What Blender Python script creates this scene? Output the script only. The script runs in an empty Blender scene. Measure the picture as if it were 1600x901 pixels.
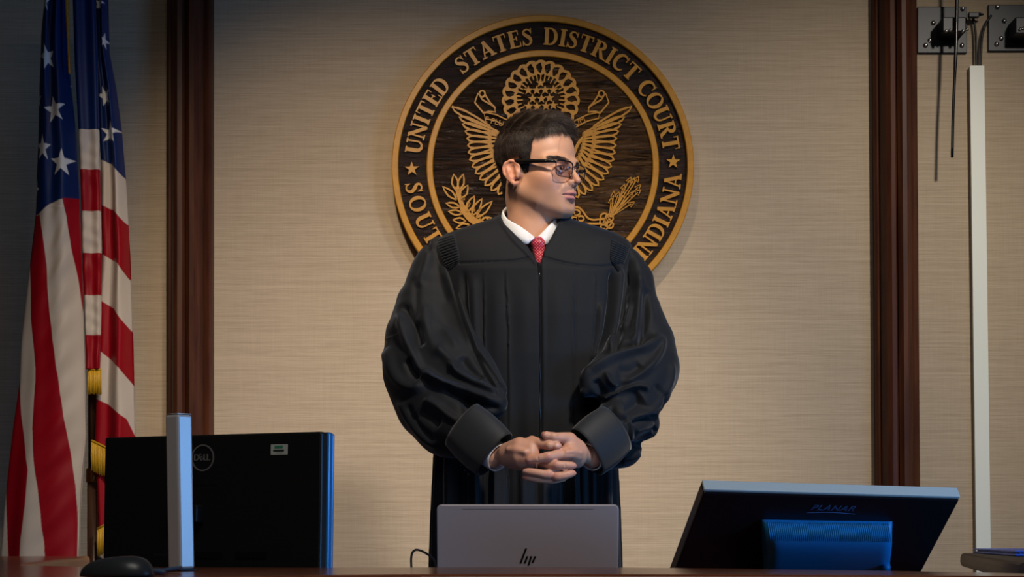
import bpy, bmesh, math, random
import numpy as np
from mathutils import Vector, Matrix, Euler
from mathutils.geometry import tessellate_polygon

# ------------------------------------------------------------------ camera, light, exposure
S = bpy.context.scene
COL = S.collection
CAMZ = 0.913
FPX = 2880.0
HOR = 835.0
cam_data = bpy.data.cameras.new('camera')
cam = bpy.data.objects.new('camera', cam_data)
COL.objects.link(cam)
cam.location = (0, 0, CAMZ)
cam.rotation_euler = (math.pi / 2, 0, 0)
cam_data.sensor_width = 36
cam_data.lens = 36 * FPX / 1600
cam_data.shift_y = (HOR - 450.5) / 1600
cam_data.clip_end = 60
cam_data.dof.use_dof = True
cam_data.dof.focus_distance = 3.93
cam_data.dof.aperture_fstop = 36.0
S.camera = cam

S.view_settings.view_transform = 'Standard'
S.view_settings.look = 'None'
S.view_settings.gamma = 1
S.view_settings.use_curve_mapping = False
S.view_settings.exposure = 0.0

W = bpy.data.worlds.new('world'); S.world = W
W.use_nodes = True
W.node_tree.nodes['Background'].inputs[0].default_value = (0.75, 0.75, 0.75, 1)
W.node_tree.nodes['Background'].inputs[1].default_value = 0.1

def aim(o, target):
    o.rotation_euler = (Vector(target) - o.location).to_track_quat('-Z', 'Y').to_euler()

def area(name, loc, target, sx, sy, power, color):
    l = bpy.data.lights.new(name, 'AREA'); l.shape = 'RECTANGLE'; l.size = sx; l.size_y = sy
    l.energy = power; l.color = color
    o = bpy.data.objects.new(name, l); COL.objects.link(o); o.location = loc; aim(o, target); return o

def spot(name, loc, target, power, color, angle, blend=1.0, rad=0.08):
    l = bpy.data.lights.new(name, 'SPOT'); l.energy = power; l.color = color
    l.spot_size = math.radians(angle); l.spot_blend = blend; l.shadow_soft_size = rad
    o = bpy.data.objects.new(name, l); COL.objects.link(o); o.location = loc; aim(o, target); return o

WARM = (1.0, 0.80, 0.58)
NEUT = (1.0, 0.90, 0.78)
COOL = (0.14, 0.45, 1.0)
# recessed ceiling downlights
spot('downlight_wall_left', (-0.35, 3.0, 2.95), (-0.32, 5.2, 1.25), 170, WARM, 54)
spot('downlight_wall_right', (1.7, 3.0, 2.95), (0.80, 5.2, 1.20), 185, NEUT, 60)
spot('downlight_bench', (0.85, 2.3, 2.95), (0.05, 4.0, 1.38), 230, NEUT, 50, 1.0, 0.10)
spot('downlight_front', (0.9, 1.2, 2.95), (0.3, 4.1, 1.3), 16, NEUT, 60, 1.0, 0.15)
# tall window on the right-hand wall, and general overhead fill from the court's ceiling lights
area('window_daylight', (2.75, 2.3, 1.00), (0.30, 3.7, 0.70), 1.2, 1.1, 11, COOL).data.spread = math.radians(76)
area('ceiling_fill', (0.0, 1.0, 2.97), (0.0, 1.2, 0.0), 1.2, 1.2, 22, (1.0, 0.94, 0.86))

# ------------------------------------------------------------------ helpers
def P(px, py, d):
    return Vector(((px - 800.0) * d / FPX, d, CAMZ - (py - HOR) * d / FPX))

def prop(o, label=None, cat=None, group=None, kind=None):
    if label: o['label'] = label
    if cat: o['category'] = cat
    if group: o['group'] = group
    if kind: o['kind'] = kind
    return o

def obj(name, verts, faces, mat, parent=None, smooth=False, mats=None, fm=None):
    me = bpy.data.meshes.new(name)
    if isinstance(verts, np.ndarray): verts = verts.reshape(-1, 3)
    if isinstance(faces, np.ndarray):
        n, k = faces.shape
        me.vertices.add(len(verts)); me.vertices.foreach_set('co', np.asarray(verts, dtype=np.float32).ravel())
        me.loops.add(n * k); me.loops.foreach_set('vertex_index', faces.astype(np.int32).ravel())
        me.polygons.add(n); me.polygons.foreach_set('loop_start', np.arange(n, dtype=np.int32) * k)
        me.update(calc_edges=True)
    else:
        me.from_pydata([tuple(v) for v in verts], [], faces); me.update()
    for m in (mats or [mat]): me.materials.append(m)
    if fm is not None: me.polygons.foreach_set('material_index', np.asarray(fm, dtype=np.int32))
    if smooth: me.polygons.foreach_set('use_smooth', np.ones(len(me.polygons), dtype=bool))
    me.update()
    o = bpy.data.objects.new(name, me); COL.objects.link(o)
    if parent is not None:
        o.parent = parent
        o.matrix_parent_inverse = Matrix.Translation(parent.location).inverted() if parent.type == 'EMPTY' else Matrix.Identity(4)
    return o

def empty(name, loc, label, cat, group=None):
    o = bpy.data.objects.new(name, None); COL.objects.link(o); o.location = loc
    o.empty_display_size = 0.05
    return prop(o, label, cat, group)

class MB:
    """collects shapes, links them as one mesh object"""
    def __init__(s): s.v = []; s.f = []; s.sm = []
    def add(s, vs, fs, smooth=False):
        b = len(s.v); s.v += [Vector(v) for v in vs]; s.f += [tuple(i + b for i in f) for f in fs]; s.sm += [smooth] * len(fs); return s
    def bm(s, bm, smooth=False):
        bm.verts.index_update(); vs = [v.co.copy() for v in bm.verts]; fs = [[v.index for v in f.verts] for f in bm.faces]; bm.free(); return s.add(vs, fs, smooth)
    def box(s, x0, x1, y0, y1, z0, z1, bev=0.0, M=None, seg=2):
        bm = bmesh.new(); bmesh.ops.create_cube(bm, size=1)
        for v in bm.verts:
            v.co = Vector(((x0 + x1) / 2 + v.co.x * (x1 - x0), (y0 + y1) / 2 + v.co.y * (y1 - y0), (z0 + z1) / 2 + v.co.z * (z1 - z0)))
        if bev: bmesh.ops.bevel(bm, geom=list(bm.edges), offset=bev, segments=seg, affect='EDGES', profile=0.5)
        if M is not None: bmesh.ops.transform(bm, matrix=M, verts=bm.verts)
        return s.bm(bm, False)
    def frame(s, o, u, v, n, w, h, t, bev=0.0):
        """box spanned by w along u, h along v, t along n from corner o"""
        u = Vector(u).normalized(); v = Vector(v).normalized(); n = Vector(n).normalized()
        M = Matrix(((u.x, v.x, n.x, o[0]), (u.y, v.y, n.y, o[1]), (u.z, v.z, n.z, o[2]), (0, 0, 0, 1)))
        return s.box(0, w, 0, h, 0, t, bev, M)
    def prism(s, pts, z0, z1, M=None, smooth=False):
        """polygon pts (x, z) extruded from y = z0 (front) to y = z1"""
        n = len(pts)
        tri = tessellate_polygon([[Vector((p[0], p[1], 0)) for p in pts]])
        vs = [Vector((p[0], z0, p[1])) for p in pts] + [Vector((p[0], z1, p[1])) for p in pts]
        fs = [tuple(t) for t in tri] + [tuple(i + n for i in reversed(t)) for t in tri]
        for i in range(n):
            j = (i + 1) % n; fs.append((i, j, j + n, i + n))
        if M is not None: vs = [M @ v for v in vs]
        return s.add(vs, fs, smooth)
    def tube(s, pts, rad, n=10, cap=True, flat=1.0):
        pts = [Vector(p) for p in pts]; m = len(pts)
        rads = rad if isinstance(rad, (list, tuple)) else [rad] * m
        vs = []; fs = []; up = None
        for i, p in enumerate(pts):
            t = (pts[min(i + 1, m - 1)] - pts[max(i - 1, 0)]).normalized()
            if up is None:
                a = Vector((0, 0, 1)) if abs(t.z) < 0.9 else Vector((1, 0, 0))
                up = (a - t * a.dot(t)).normalized()
            else: up = (up - t * up.dot(t)).normalized()
            w = t.cross(up)
            for k in range(n):
                a = 2 * math.pi * k / n
                vs.append(p + (up * math.cos(a) * flat + w * math.sin(a)) * rads[i])
        for i in range(m - 1):
            for k in range(n):
                fs.append((i * n + k, i * n + (k + 1) % n, (i + 1) * n + (k + 1) % n, (i + 1) * n + k))
        if cap: fs.append(tuple(range(n - 1, -1, -1))); fs.append(tuple((m - 1) * n + k for k in range(n)))
        return s.add(vs, fs, True)
    def lathe(s, prof, n=24, M=None, smooth=True):
        """prof (r, z) around the local z axis"""
        vs = []; fs = []; m = len(prof)
        for r, z in prof:
            for k in range(n):
                a = 2 * math.pi * k / n; vs.append(Vector((r * math.cos(a), r * math.sin(a), z)))
        for i in range(m - 1):
            for k in range(n): fs.append((i * n + k, i * n + (k + 1) % n, (i + 1) * n + (k + 1) % n, (i + 1) * n + k))
        fs.append(tuple(range(n - 1, -1, -1))); fs.append(tuple((m - 1) * n + k for k in range(n)))
        if M is not None: vs = [M @ v for v in vs]
        return s.add(vs, fs, smooth)
    def build(s, name, mat, parent=None, flip=True):
        o = obj(name, s.v, s.f, mat, parent)
        o.data.polygons.foreach_set('use_smooth', np.array(s.sm, dtype=bool))
        bm = bmesh.new(); bm.from_mesh(o.data); bmesh.ops.recalc_face_normals(bm, faces=bm.faces); bm.to_mesh(o.data); bm.free()
        return o

def cat_rom(pts, n=8):
    """Catmull-Rom through the points (tuples of any length)"""
    A = np.array(pts, dtype=float); out = []
    Q = np.vstack([2 * A[0] - A[1], A, 2 * A[-1] - A[-2]])
    for i in range(len(A) - 1):
        p0, p1, p2, p3 = Q[i], Q[i + 1], Q[i + 2], Q[i + 3]
        for k in range(n):
            t = k / n
            out.append(0.5 * ((2 * p1) + (-p0 + p2) * t + (2 * p0 - 5 * p1 + 4 * p2 - p3) * t * t + (-p0 + 3 * p1 - 3 * p2 + p3) * t ** 3))
    out.append(A[-1]); return out

def text_mesh(txt, size, extrude=0.0005, shear=0.0, spacing=1.0):
    cu = bpy.data.curves.new('t', 'FONT'); cu.body = txt; cu.size = size; cu.extrude = extrude; cu.shear = shear
    cu.align_x = 'CENTER'; cu.align_y = 'CENTER'; cu.space_character = spacing; cu.resolution_u = 4
    o = bpy.data.objects.new('t', cu); COL.objects.link(o)
    bpy.context.view_layer.update()
    dg = bpy.context.evaluated_depsgraph_get(); me = bpy.data.meshes.new_from_object(o.evaluated_get(dg))
    vs = [v.co.copy() for v in me.vertices]; fs = [tuple(p.vertices) for p in me.polygons]
    bpy.data.meshes.remove(me); bpy.data.objects.remove(o); bpy.data.curves.remove(cu)
    return vs, fs

# ------------------------------------------------------------------ materials
def mat(name, color, rough=0.5, metal=0.0, sheen=0.0, coat=0.0, spec=0.5, alpha=None, trans=0.0, ior=1.45):
    m = bpy.data.materials.new(name); m.use_nodes = True
    b = m.node_tree.nodes['Principled BSDF']
    b.inputs['Base Color'].default_value = (*color, 1); b.inputs['Roughness'].default_value = rough
    b.inputs['Metallic'].default_value = metal; b.inputs['Coat Weight'].default_value = coat
    b.inputs['Sheen Weight'].default_value = sheen; b.inputs['Specular IOR Level'].default_value = spec
    b.inputs['Transmission Weight'].default_value = trans; b.inputs['IOR'].default_value = ior
    b.inputs['Coat Roughness'].default_value = 0.1
    return m

def nt(m): return m.node_tree.nodes, m.node_tree.links, m.node_tree.nodes['Principled BSDF']

def noise_mat(name, c1, c2, scale=(1, 1, 1), nscale=8, rough=0.5, bump=0.2, bdist=0.001, detail=6, lo=0.35, hi=0.65, coat=0.0, sheen=0.0, metal=0, spec=0.5, nr=0.6):
    m = mat(name, c1, rough, metal, sheen, coat, spec); N, L, B = nt(m)
    tc = N.new('ShaderNodeTexCoord'); mp = N.new('ShaderNodeMapping'); mp.inputs['Scale'].default_value = scale
    no = N.new('ShaderNodeTexNoise'); no.inputs['Scale'].default_value = nscale; no.inputs['Detail'].default_value = detail; no.inputs['Roughness'].default_value = nr
    cr = N.new('ShaderNodeValToRGB'); cr.color_ramp.elements[0].position = lo; cr.color_ramp.elements[1].position = hi
    cr.color_ramp.elements[0].color = (*c1, 1); cr.color_ramp.elements[1].color = (*c2, 1)
    bp = N.new('ShaderNodeBump'); bp.inputs['Strength'].default_value = bump; bp.inputs['Distance'].default_value = bdist
    L.new(tc.outputs['Object'], mp.inputs[0]); L.new(mp.outputs[0], no.inputs['Vector'])
    L.new(no.outputs['Fac'], cr.inputs[0]); L.new(cr.outputs[0], B.inputs['Base Color'])
    L.new(no.outputs['Fac'], bp.inputs['Height']); L.new(bp.outputs[0], B.inputs['Normal'])
    return m

def attr_mat(name, rough=0.5, sheen=0.0, spec=0.5, bump=0.0, bscale=500, bdist=0.0005, sss=0.0, scale=(1, 1, 1)):
    m = mat(name, (1, 1, 1), rough, 0, sheen, 0, spec); N, L, B = nt(m)
    at = N.new('ShaderNodeAttribute'); at.attribute_name = 'tint'
    L.new(at.outputs['Color'], B.inputs['Base Color'])
    if bump:
        tc = N.new('ShaderNodeTexCoord'); mp = N.new('ShaderNodeMapping'); mp.inputs['Scale'].default_value = scale
        no = N.new('ShaderNodeTexNoise'); no.inputs['Scale'].default_value = bscale; no.inputs['Detail'].default_value = 3
        bp = N.new('ShaderNodeBump'); bp.inputs['Strength'].default_value = bump; bp.inputs['Distance'].default_value = bdist
        L.new(tc.outputs['Object'], mp.inputs[0]); L.new(mp.outputs[0], no.inputs['Vector']); L.new(no.outputs['Fac'], bp.inputs['Height']); L.new(bp.outputs[0], B.inputs['Normal'])
    if sss:
        B.inputs['Subsurface Weight'].default_value = sss; B.inputs['Subsurface Scale'].default_value = 0.006
        B.inputs['Subsurface Radius'].default_value = (1, 0.35, 0.2)
    return m

def set_tint(o, cols):
    a = o.data.color_attributes.new('tint', 'FLOAT_COLOR', 'POINT')
    c = np.ones((len(o.data.vertices), 4), dtype=np.float32); c[:, :3] = cols
    a.data.foreach_set('color', c.ravel())

def grasscloth():
    m = mat('grasscloth', (0.5, 0.43, 0.31), 0.85, spec=0.2); N, L, B = nt(m)
    tc = N.new('ShaderNodeTexCoord')
    def layer(sc, nscale, detail=3):
        mp = N.new('ShaderNodeMapping'); mp.inputs['Scale'].default_value = sc
        no = N.new('ShaderNodeTexNoise'); no.inputs['Scale'].default_value = nscale; no.inputs['Detail'].default_value = detail; no.inputs['Roughness'].default_value = 0.7
        L.new(tc.outputs['Object'], mp.inputs[0]); L.new(mp.outputs[0], no.inputs['Vector']); return no.outputs['Fac']
    a = layer((2.2, 1, 300), 1.6, 4)       # long horizontal threads
    b = layer((10, 1, 620), 1.5, 2)        # fine threads
    c = layer((420, 1, 6), 1.3, 2)         # faint warp
    def mix(x, y, f):
        n = N.new('ShaderNodeMath'); n.operation = 'MULTIPLY_ADD'; L.new(x, n.inputs[0]); n.inputs[1].default_value = f; L.new(y, n.inputs[2]); return n.outputs[0]
    def mul(x, f):
        n = N.new('ShaderNodeMath'); n.operation = 'MULTIPLY'; L.new(x, n.inputs[0]); n.inputs[1].default_value = f; return n.outputs[0]
    h = mix(a, mix(b, mul(c, 0.12), 0.35), 0.5)
    cr = N.new('ShaderNodeValToRGB'); e = cr.color_ramp.elements
    e[0].position = 0.30; e[0].color = (0.335, 0.256, 0.172, 1); e[1].position = 0.68; e[1].color = (0.60, 0.488, 0.358, 1)
    L.new(h, cr.inputs[0]); L.new(cr.outputs[0], B.inputs['Base Color'])
    bp = N.new('ShaderNodeBump'); bp.inputs['Strength'].default_value = 0.35; bp.inputs['Distance'].default_value = 0.001
    L.new(h, bp.inputs['Height']); L.new(bp.outputs[0], B.inputs['Normal'])
    return m

M_WALL = grasscloth()
M_TRIM = noise_mat('mahogany_trim', (0.050, 0.014, 0.007), (0.098, 0.031, 0.013), (9, 9, 0.8), 5, 0.48, 0.05, 0.0005, coat=0.0, spec=.3)
M_BENCH = noise_mat('polished_cherry', (0.16, 0.042, 0.018), (0.28, 0.085, 0.036), (1.2, 10, 10), 5, 0.22, 0.04, 0.0004, coat=0.15, spec=0.4)
M_TABLE = noise_mat('dark_walnut', (0.035, 0.018, 0.011), (0.065, 0.035, 0.023), (8, 1, 8), 5, 0.5, 0.05, 0.0004, coat=0.0, spec=0.25)
M_FLOOR = noise_mat('carpet', (0.05, 0.05, 0.06), (0.10, 0.09, 0.09), (1, 1, 1), 220, 0.95, 0.5, 0.003)
M_PLASTER = noise_mat('plaster', (0.42, 0.38, 0.32), (0.48, 0.44, 0.37), (1, 1, 1), 40, 0.9, 0.1, 0.001)
M_DARKWALL = noise_mat('wood_panelling', (0.06, 0.03, 0.018), (0.12, 0.06, 0.035), (6, 6, 0.6), 4, 0.5, 0.05, 0.001)
M_GOLD = noise_mat('gold_paint', (0.43, 0.180, 0.004), (0.51, 0.228, 0.008), (1, 1, 1), 60, 0.42, 0.08, 0.0005)
M_BLACKP = noise_mat('black_plastic', (0.010, 0.010, 0.011), (0.014, 0.014, 0.015), (1, 1, 1), 900, 0.42, 0.06, 0.0002)
M_BLACKG = mat('black_gloss', (0.008, 0.008, 0.010), 0.15)
M_BLACKM = mat('black_metal', (0.010, 0.013, 0.018), 0.4, 0.2)
M_STEEL = mat('bright_steel', (0.75, 0.76, 0.78), 0.25, 1.0)
M_CHROME = mat('satin_aluminium', (0.80, 0.81, 0.83), 0.34, 0.35)
M_WHITEP = mat('white_plastic', (0.86, 0.90, 0.82), 0.45)
M_CABLE = mat('cable_rubber', (0.012, 0.012, 0.014), 0.45)

# ------------------------------------------------------------------ the room
WY = 5.20
def structure(name, mb, m): return prop(mb.build(name, m), kind='structure')
structure('wall_back', MB().box(-3.0, 3.0, WY, WY + 0.12, -0.15, 3.0), M_WALL)
structure('wall_left', MB().box(-3.12, -3.0, -3.0, WY, -0.15, 3.0), M_DARKWALL)
rw = MB().box(3.0, 3.12, -3.0, 0.9, -0.15, 3.0).box(3.0, 3.12, 3.3, WY, -0.15, 3.0).box(3.0, 3.12, 0.9, 3.3, -0.15, 0.4).box(3.0, 3.12, 0.9, 3.3, 2.3, 3.0)
structure('wall_right', rw, M_DARKWALL)
structure('wall_front', MB().box(-3.0, 3.0, -3.12, -3.0, -0.15, 3.0), M_DARKWALL)
structure('floor', MB().box(-3.0, 3.0, -3.0, WY, -0.15, 0.0), M_FLOOR)
structure('ceiling', MB().box(-3.0, 3.0, -3.0, WY, 3.0, 3.1), M_PLASTER)
wn = MB().box(2.98, 3.06, 0.9, 3.3, 0.36, 0.44, 0.005).box(2.98, 3.06, 0.9, 3.3, 2.26, 2.34, 0.005)
for yy in (0.94, 2.1, 3.26): wn.box(2.98, 3.06, yy - 0.03, yy + 0.03, 0.44, 2.26, 0.004)
structure('window_1', wn, M_TRIM)

def trim(name, x0, x1, lean=0.0):
    """moulded mahogany upright; x0..x1 in metres at the wall"""
    w = x1 - x0
    prof = [(0, 0), (0, .020), (.05, .026), (.10, .024), (.125, .034), (.20, .052), (.30, .060), (.40, .058), (.445, .050), (.455, .043),
            (.47, .050), (.56, .060), (.66, .060), (.76, .050), (.82, .036), (.84, .026), (.88, .028), (.94, .030), (.985, .026), (1, .018), (1, 0)]
    vs = []; fs = []; n = len(prof)
    for z in (0.0, 3.0):
        for (u, h) in prof: vs.append((x0 + u * w + lean * (z - 1.5), WY - h * 1.35 - 0.001 * (h > 0), z))
    for i in range(n - 1): fs.append((i, i + 1, i + 1 + n, i + n))
    fs.append(tuple(range(n))); fs.append(tuple(range(2 * n - 1, n - 1, -1)))
    structure(name, MB().add(vs, fs), M_TRIM)
def wx(px, d=WY): return (px - 800) * d / FPX
trim('trim_1', wx(264), wx(334.5))
trim('trim_2', wx(1368, 5.17), wx(1436, 5.17), -0.007)
structure('baseboard_back', MB().box(-3.0, 3.0, WY - 0.018, WY, 0, 0.14, 0.003), M_TRIM)
# ------------------------------------------------------------------ the carved court seal
SC = P(848, 260.5, 5.15); SK = 5.15 / FPX         # centre on the disc face, metres per photo pixel there
SEAL_Y = WY - 0.052
M_CARVED = None
def carved_wood():
    m = mat('carved_dark_wood', (0.03, 0.015, 0.008), 0.27, spec=0.6); N, L, B = nt(m)
    tc = N.new('ShaderNodeTexCoord'); mp = N.new('ShaderNodeMapping'); mp.inputs['Scale'].default_value = (9, 9, 62)
    no = N.new('ShaderNodeTexNoise'); no.inputs['Scale'].default_value = 1.5; no.inputs['Detail'].default_value = 7; no.inputs['Roughness'].default_value = 0.62; no.inputs['Distortion'].default_value = 0.9
    cr = N.new('ShaderNodeValToRGB'); e = cr.color_ramp.elements
    e[0].position = 0.34; e[0].color = (0.004, 0.0022, 0.0016, 1); e[1].position = 0.70; e[1].color = (0.055, 0.027, 0.013, 1)
    # the wood is lighter and browner on the right-hand half of the inner disc
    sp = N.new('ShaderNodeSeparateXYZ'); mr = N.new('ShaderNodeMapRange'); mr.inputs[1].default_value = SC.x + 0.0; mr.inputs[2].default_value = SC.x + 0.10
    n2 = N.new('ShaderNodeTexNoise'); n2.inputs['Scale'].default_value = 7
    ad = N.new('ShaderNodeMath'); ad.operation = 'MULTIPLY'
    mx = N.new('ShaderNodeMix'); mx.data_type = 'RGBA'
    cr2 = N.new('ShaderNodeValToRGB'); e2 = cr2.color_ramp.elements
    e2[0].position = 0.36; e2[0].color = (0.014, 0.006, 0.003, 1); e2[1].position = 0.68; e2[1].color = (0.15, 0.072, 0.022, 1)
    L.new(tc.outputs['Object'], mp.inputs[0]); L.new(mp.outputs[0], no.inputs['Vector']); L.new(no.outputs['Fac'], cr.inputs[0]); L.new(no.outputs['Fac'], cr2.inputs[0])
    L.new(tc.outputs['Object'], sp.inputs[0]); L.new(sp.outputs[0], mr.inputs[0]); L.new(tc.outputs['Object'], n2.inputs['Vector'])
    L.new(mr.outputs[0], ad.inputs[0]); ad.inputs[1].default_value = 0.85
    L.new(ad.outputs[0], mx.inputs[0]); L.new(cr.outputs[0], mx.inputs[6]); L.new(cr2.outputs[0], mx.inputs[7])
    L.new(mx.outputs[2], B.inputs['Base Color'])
    bp = N.new('ShaderNodeBump'); bp.inputs['Strength'].default_value = 1.0; bp.inputs['Distance'].default_value = 0.016
    L.new(no.outputs['Fac'], bp.inputs['Height']); L.new(bp.outputs[0], B.inputs['Normal'])
    return m
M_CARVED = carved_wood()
M_CARVED_BAND = noise_mat('carved_band_wood', (0.004, 0.0022, 0.002), (0.036, 0.017, 0.012), (9, 9, 62), 1.5, 0.28, 1.0, 0.014, 7, 0.34, 0.68)

seal = empty('court_seal', (SC.x, WY, SC.z), 'round carved wooden court seal with gold eagle and lettering on the back wall', 'wall seal')

def sp(px, py): return (SC.x + (px - 848) * SK, SC.z - (py - 260.5) * SK)   # photo pixel -> seal plane
def disc(r0, r1, y0, y1, name, m, n=160, z=SC):
    """ring r0..r1 (pixels) from y0 (front) to y1"""
    a = r0 * SK; b = r1 * SK; vs = []; fs = []
    prof = ([(a, y1), (a, y0 + .002), (a + .002, y0)] if r0 else [(0.0, y0)]) + [(b - .0025, y0), (b, y0 + .0025), (b, y1)]
    m_ = len(prof)
    for k in range(n):
        t = 2 * math.pi * k / n
        for (r, y) in prof: vs.append((z.x + r * math.cos(t), y, z.z + r * math.sin(t)))
    for k in range(n):
        j = (k + 1) % n
        for i in range(m_ - 1): fs.append((k * m_ + i, j * m_ + i, j * m_ + i + 1, k * m_ + i + 1))
    return MB().add(vs, fs).build(name, m, seal)
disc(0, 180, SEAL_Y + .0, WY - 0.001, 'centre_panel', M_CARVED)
disc(179, 227, SEAL_Y + .002, WY - 0.0015, 'lettering_band', M_CARVED_BAND)
disc(225.5, 236, SEAL_Y - .008, WY - 0.0005, 'outer_ring', M_GOLD)
disc(171.5, 181.5, SEAL_Y - .006, SEAL_Y + 0.01, 'inner_ring', M_GOLD)

GY0, GY1 = SEAL_Y - .0065, SEAL_Y + .004         # raised gold relief
def ribbon(mb, pts, w, y0=GY0, y1=GY1):
    """flat raised stroke; pts in seal-plane metres, w scalar or list of widths (metres)"""
    n = len(pts); ws = w if isinstance(w, (list, tuple, np.ndarray)) else [w] * n
    L = []; R = []
    for i in range(n):
        a = pts[max(i - 1, 0)]; b = pts[min(i + 1, n - 1)]
        dx, dz = b[0] - a[0], b[1] - a[1]; q = math.hypot(dx, dz) or 1
        nx, nz = -dz / q * ws[i] / 2, dx / q * ws[i] / 2
        L.append((pts[i][0] + nx, pts[i][1] + nz)); R.append((pts[i][0] - nx, pts[i][1] - nz))
    vs = [(p[0], y0, p[1]) for p in L] + [(p[0], y0, p[1]) for p in R] + [(p[0], y1, p[1]) for p in L] + [(p[0], y1, p[1]) for p in R]
    fs = []
    for i in range(n - 1):
        fs += [(i, i + 1, n + i + 1, n + i), (i, 2 * n + i, 2 * n + i + 1, i + 1), (n + i, n + i + 1, 3 * n + i + 1, 3 * n + i), (2 * n + i, 3 * n + i, 3 * n + i + 1, 2 * n + i + 1)]
    fs += [(0, n, 3 * n, 2 * n), (n - 1, 3 * n - 1, 4 * n - 1, 2 * n - 1)]
    mb.add(vs, fs); return mb
def star(mb, cx, cz, r, rot=0.0, y0=GY0, y1=GY1):
    pts = []
    for k in range(10):
        a = math.pi / 2 + rot + k * math.pi / 5; q = r if k % 2 == 0 else r * 0.40
        pts.append((cx + q * math.cos(a), cz + q * math.sin(a)))
    mb.prism(pts, y0, y1); return mb

# serif capitals: strokes in a 1-high box; each entry is (advance, [ (points, widths) ... ])
TK, TN, SF = 0.225, 0.095, 0.085
def arc(cx, cy, rx, ry, a0, a1, n=20): return [(cx + rx * math.cos(math.radians(a0 + (a1 - a0) * i / n)), cy + ry * math.sin(math.radians(a0 + (a1 - a0) * i / n))) for i in range(n + 1)]
def bar(x0, x1, y, w=SF): return ([(x0, y), (x1, y)], [w, w])
def wlist(n, f): return [f(i / (n - 1)) for i in range(n)]
def stem(x, w=TK, y0=0.0, y1=1.0): return ([(x, y0 + .02), (x, y1 - .02)], [w, w])
GLY = {}
GLY['I'] = (0.42, [stem(.21), bar(.02, .40, .037), bar(.02, .40, .963)])
GLY['T'] = (0.78, [stem(.39), bar(.20, .58, .037), ([(.03, .955), (.75, .955)], [.09, .09]), ([(.05, 1.0), (.05, .72)], [.07, .05]), ([(.73, 1.0), (.73, .72)], [.07, .05])])
GLY['E'] = (0.74, [stem(.20), ([(.02, .037), (.66, .037)], [.075, .09]), ([(.02, .963), (.62, .963)], [.075, .09]), ([(.2, .51), (.5, .51)], [.08, .08]), ([(.50, .38), (.50, .64)], [.06, .06]), ([(.62, 1.0), (.62, .72)], [.07, .05]), ([(.67, 0.0), (.69, .30)], [.07, .05])])
GLY['N'] = (0.92, [([(.16, .02), (.16, .98)], [TN, TN]), ([(.12, .98), (.76, .02)], [.20, .20]), ([(.76, 0), (.76, .98)], [TN, TN]), bar(.0, .32, .037), bar(.0, .22, .963), bar(.62, .92, .963)])
GLY['U'] = (0.86, [([(.19, .98), (.19, .38)] + arc(.44, .38, .25, .31, 180, 270, 8)[1:], [TK] * 2 + wlist(8, lambda t: TK - t * .08)), (arc(.44, .38, .28, .31, 270, 360, 8) + [(.72, .98)], wlist(9, lambda t: .13 - .04 * t) + [TN]), bar(.0, .38, .963), bar(.58, .86, .963)])
GLY['D'] = (0.88, [stem(.20), ([(.02, .037), (.40, .037)], [.075, .08]), ([(.02, .963), (.40, .963)], [.075, .08]), (arc(.38, .5, .36, .463, 90, -90, 24), wlist(25, lambda t: .08 + .13 * math.sin(math.pi * t) ** 1.3))])
GLY['C'] = (0.80, [(arc(.46, .5, .36, .46, 50, 310, 30), wlist(31, lambda t: .085 + .13 * math.sin(math.pi * t) ** 1.5)), ([(.72, 1.0), (.70, .66)], [.07, .05]), ([(.70, .22), (.745, .16)], [.08, .04])])
GLY['O'] = (0.90, [(arc(.45, .5, .355, .455, 90, 450, 44), wlist(45, lambda t: .085 + .125 * abs(math.sin(2 * math.pi * t)) ** 1.4))])
GLY['A'] = (0.88, [([(.42, .98), (.15, .02)], [.09, .09]), ([(.40, 1.0), (.72, .02)], [.21, .21]), ([(.22, .32), (.62, .32)], [.08, .08]), bar(.0, .30, .037), bar(.54, .90, .037)])
GLY['R'] = (0.88, [stem(.20), bar(.02, .40, .037), ([(.02, .963), (.38, .963)], [.075, .08]), (arc(.36, .745, .27, .218, 90, -90, 18), wlist(19, lambda t: .08 + .12 * math.sin(math.pi * t))), ([(.25, .527), (.40, .527)], [.08, .08]), ([(.42, .53), (.56, .30), (.72, .03)], [.16, .19, .2]), bar(.62, .90, .037)])
GLY['H'] = (0.92, [stem(.2), stem(.72), bar(.02, .38, .037), bar(.02, .38, .963), bar(.54, .90, .037), bar(.54, .90, .963), ([(.2, .5), (.72, .5)], [.08, .08])])
GLY['S'] = (0.66, [(cat_rom([(.54, .80), (.46, .92), (.32, .955), (.17, .88), (.15, .72), (.30, .58), (.45, .46), (.53, .29), (.46, .11), (.30, .045), (.16, .09), (.08, .22)], 4), wlist(45, lambda t: .08 + .135 * math.exp(-((t - .5) / .2) ** 2))), ([(.575, 1.0), (.56, .68)], [.06, .05]), ([(.055, 0.0), (.07, .32)], [.06, .05])])
def letter(mb, ch, ang, r_base, h, inward=False):
    """ch centred at ang (degrees); r_base = radius of its baseline in pixels; inward = tops point to the centre"""
    adv, strokes = GLY[ch]; t = math.radians(ang)
    for si, (pts, ws) in enumerate(strokes):
        q = []
        for (x, y) in pts:
            u = (x - adv / 2) * h; v = y * h
            if inward: rr = r_base - v; ux, uz = -math.sin(t), math.cos(t)
            else: rr = r_base + v; ux, uz = math.sin(t), -math.cos(t)
            q.append((SC.x + SK * (rr * math.cos(t) + ux * u), SC.z + SK * (rr * math.sin(t) + uz * u)))
        ribbon(mb, q, [w * h * SK for w in ws], GY0 + .0006 - .00015 * si, GY1)
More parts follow.
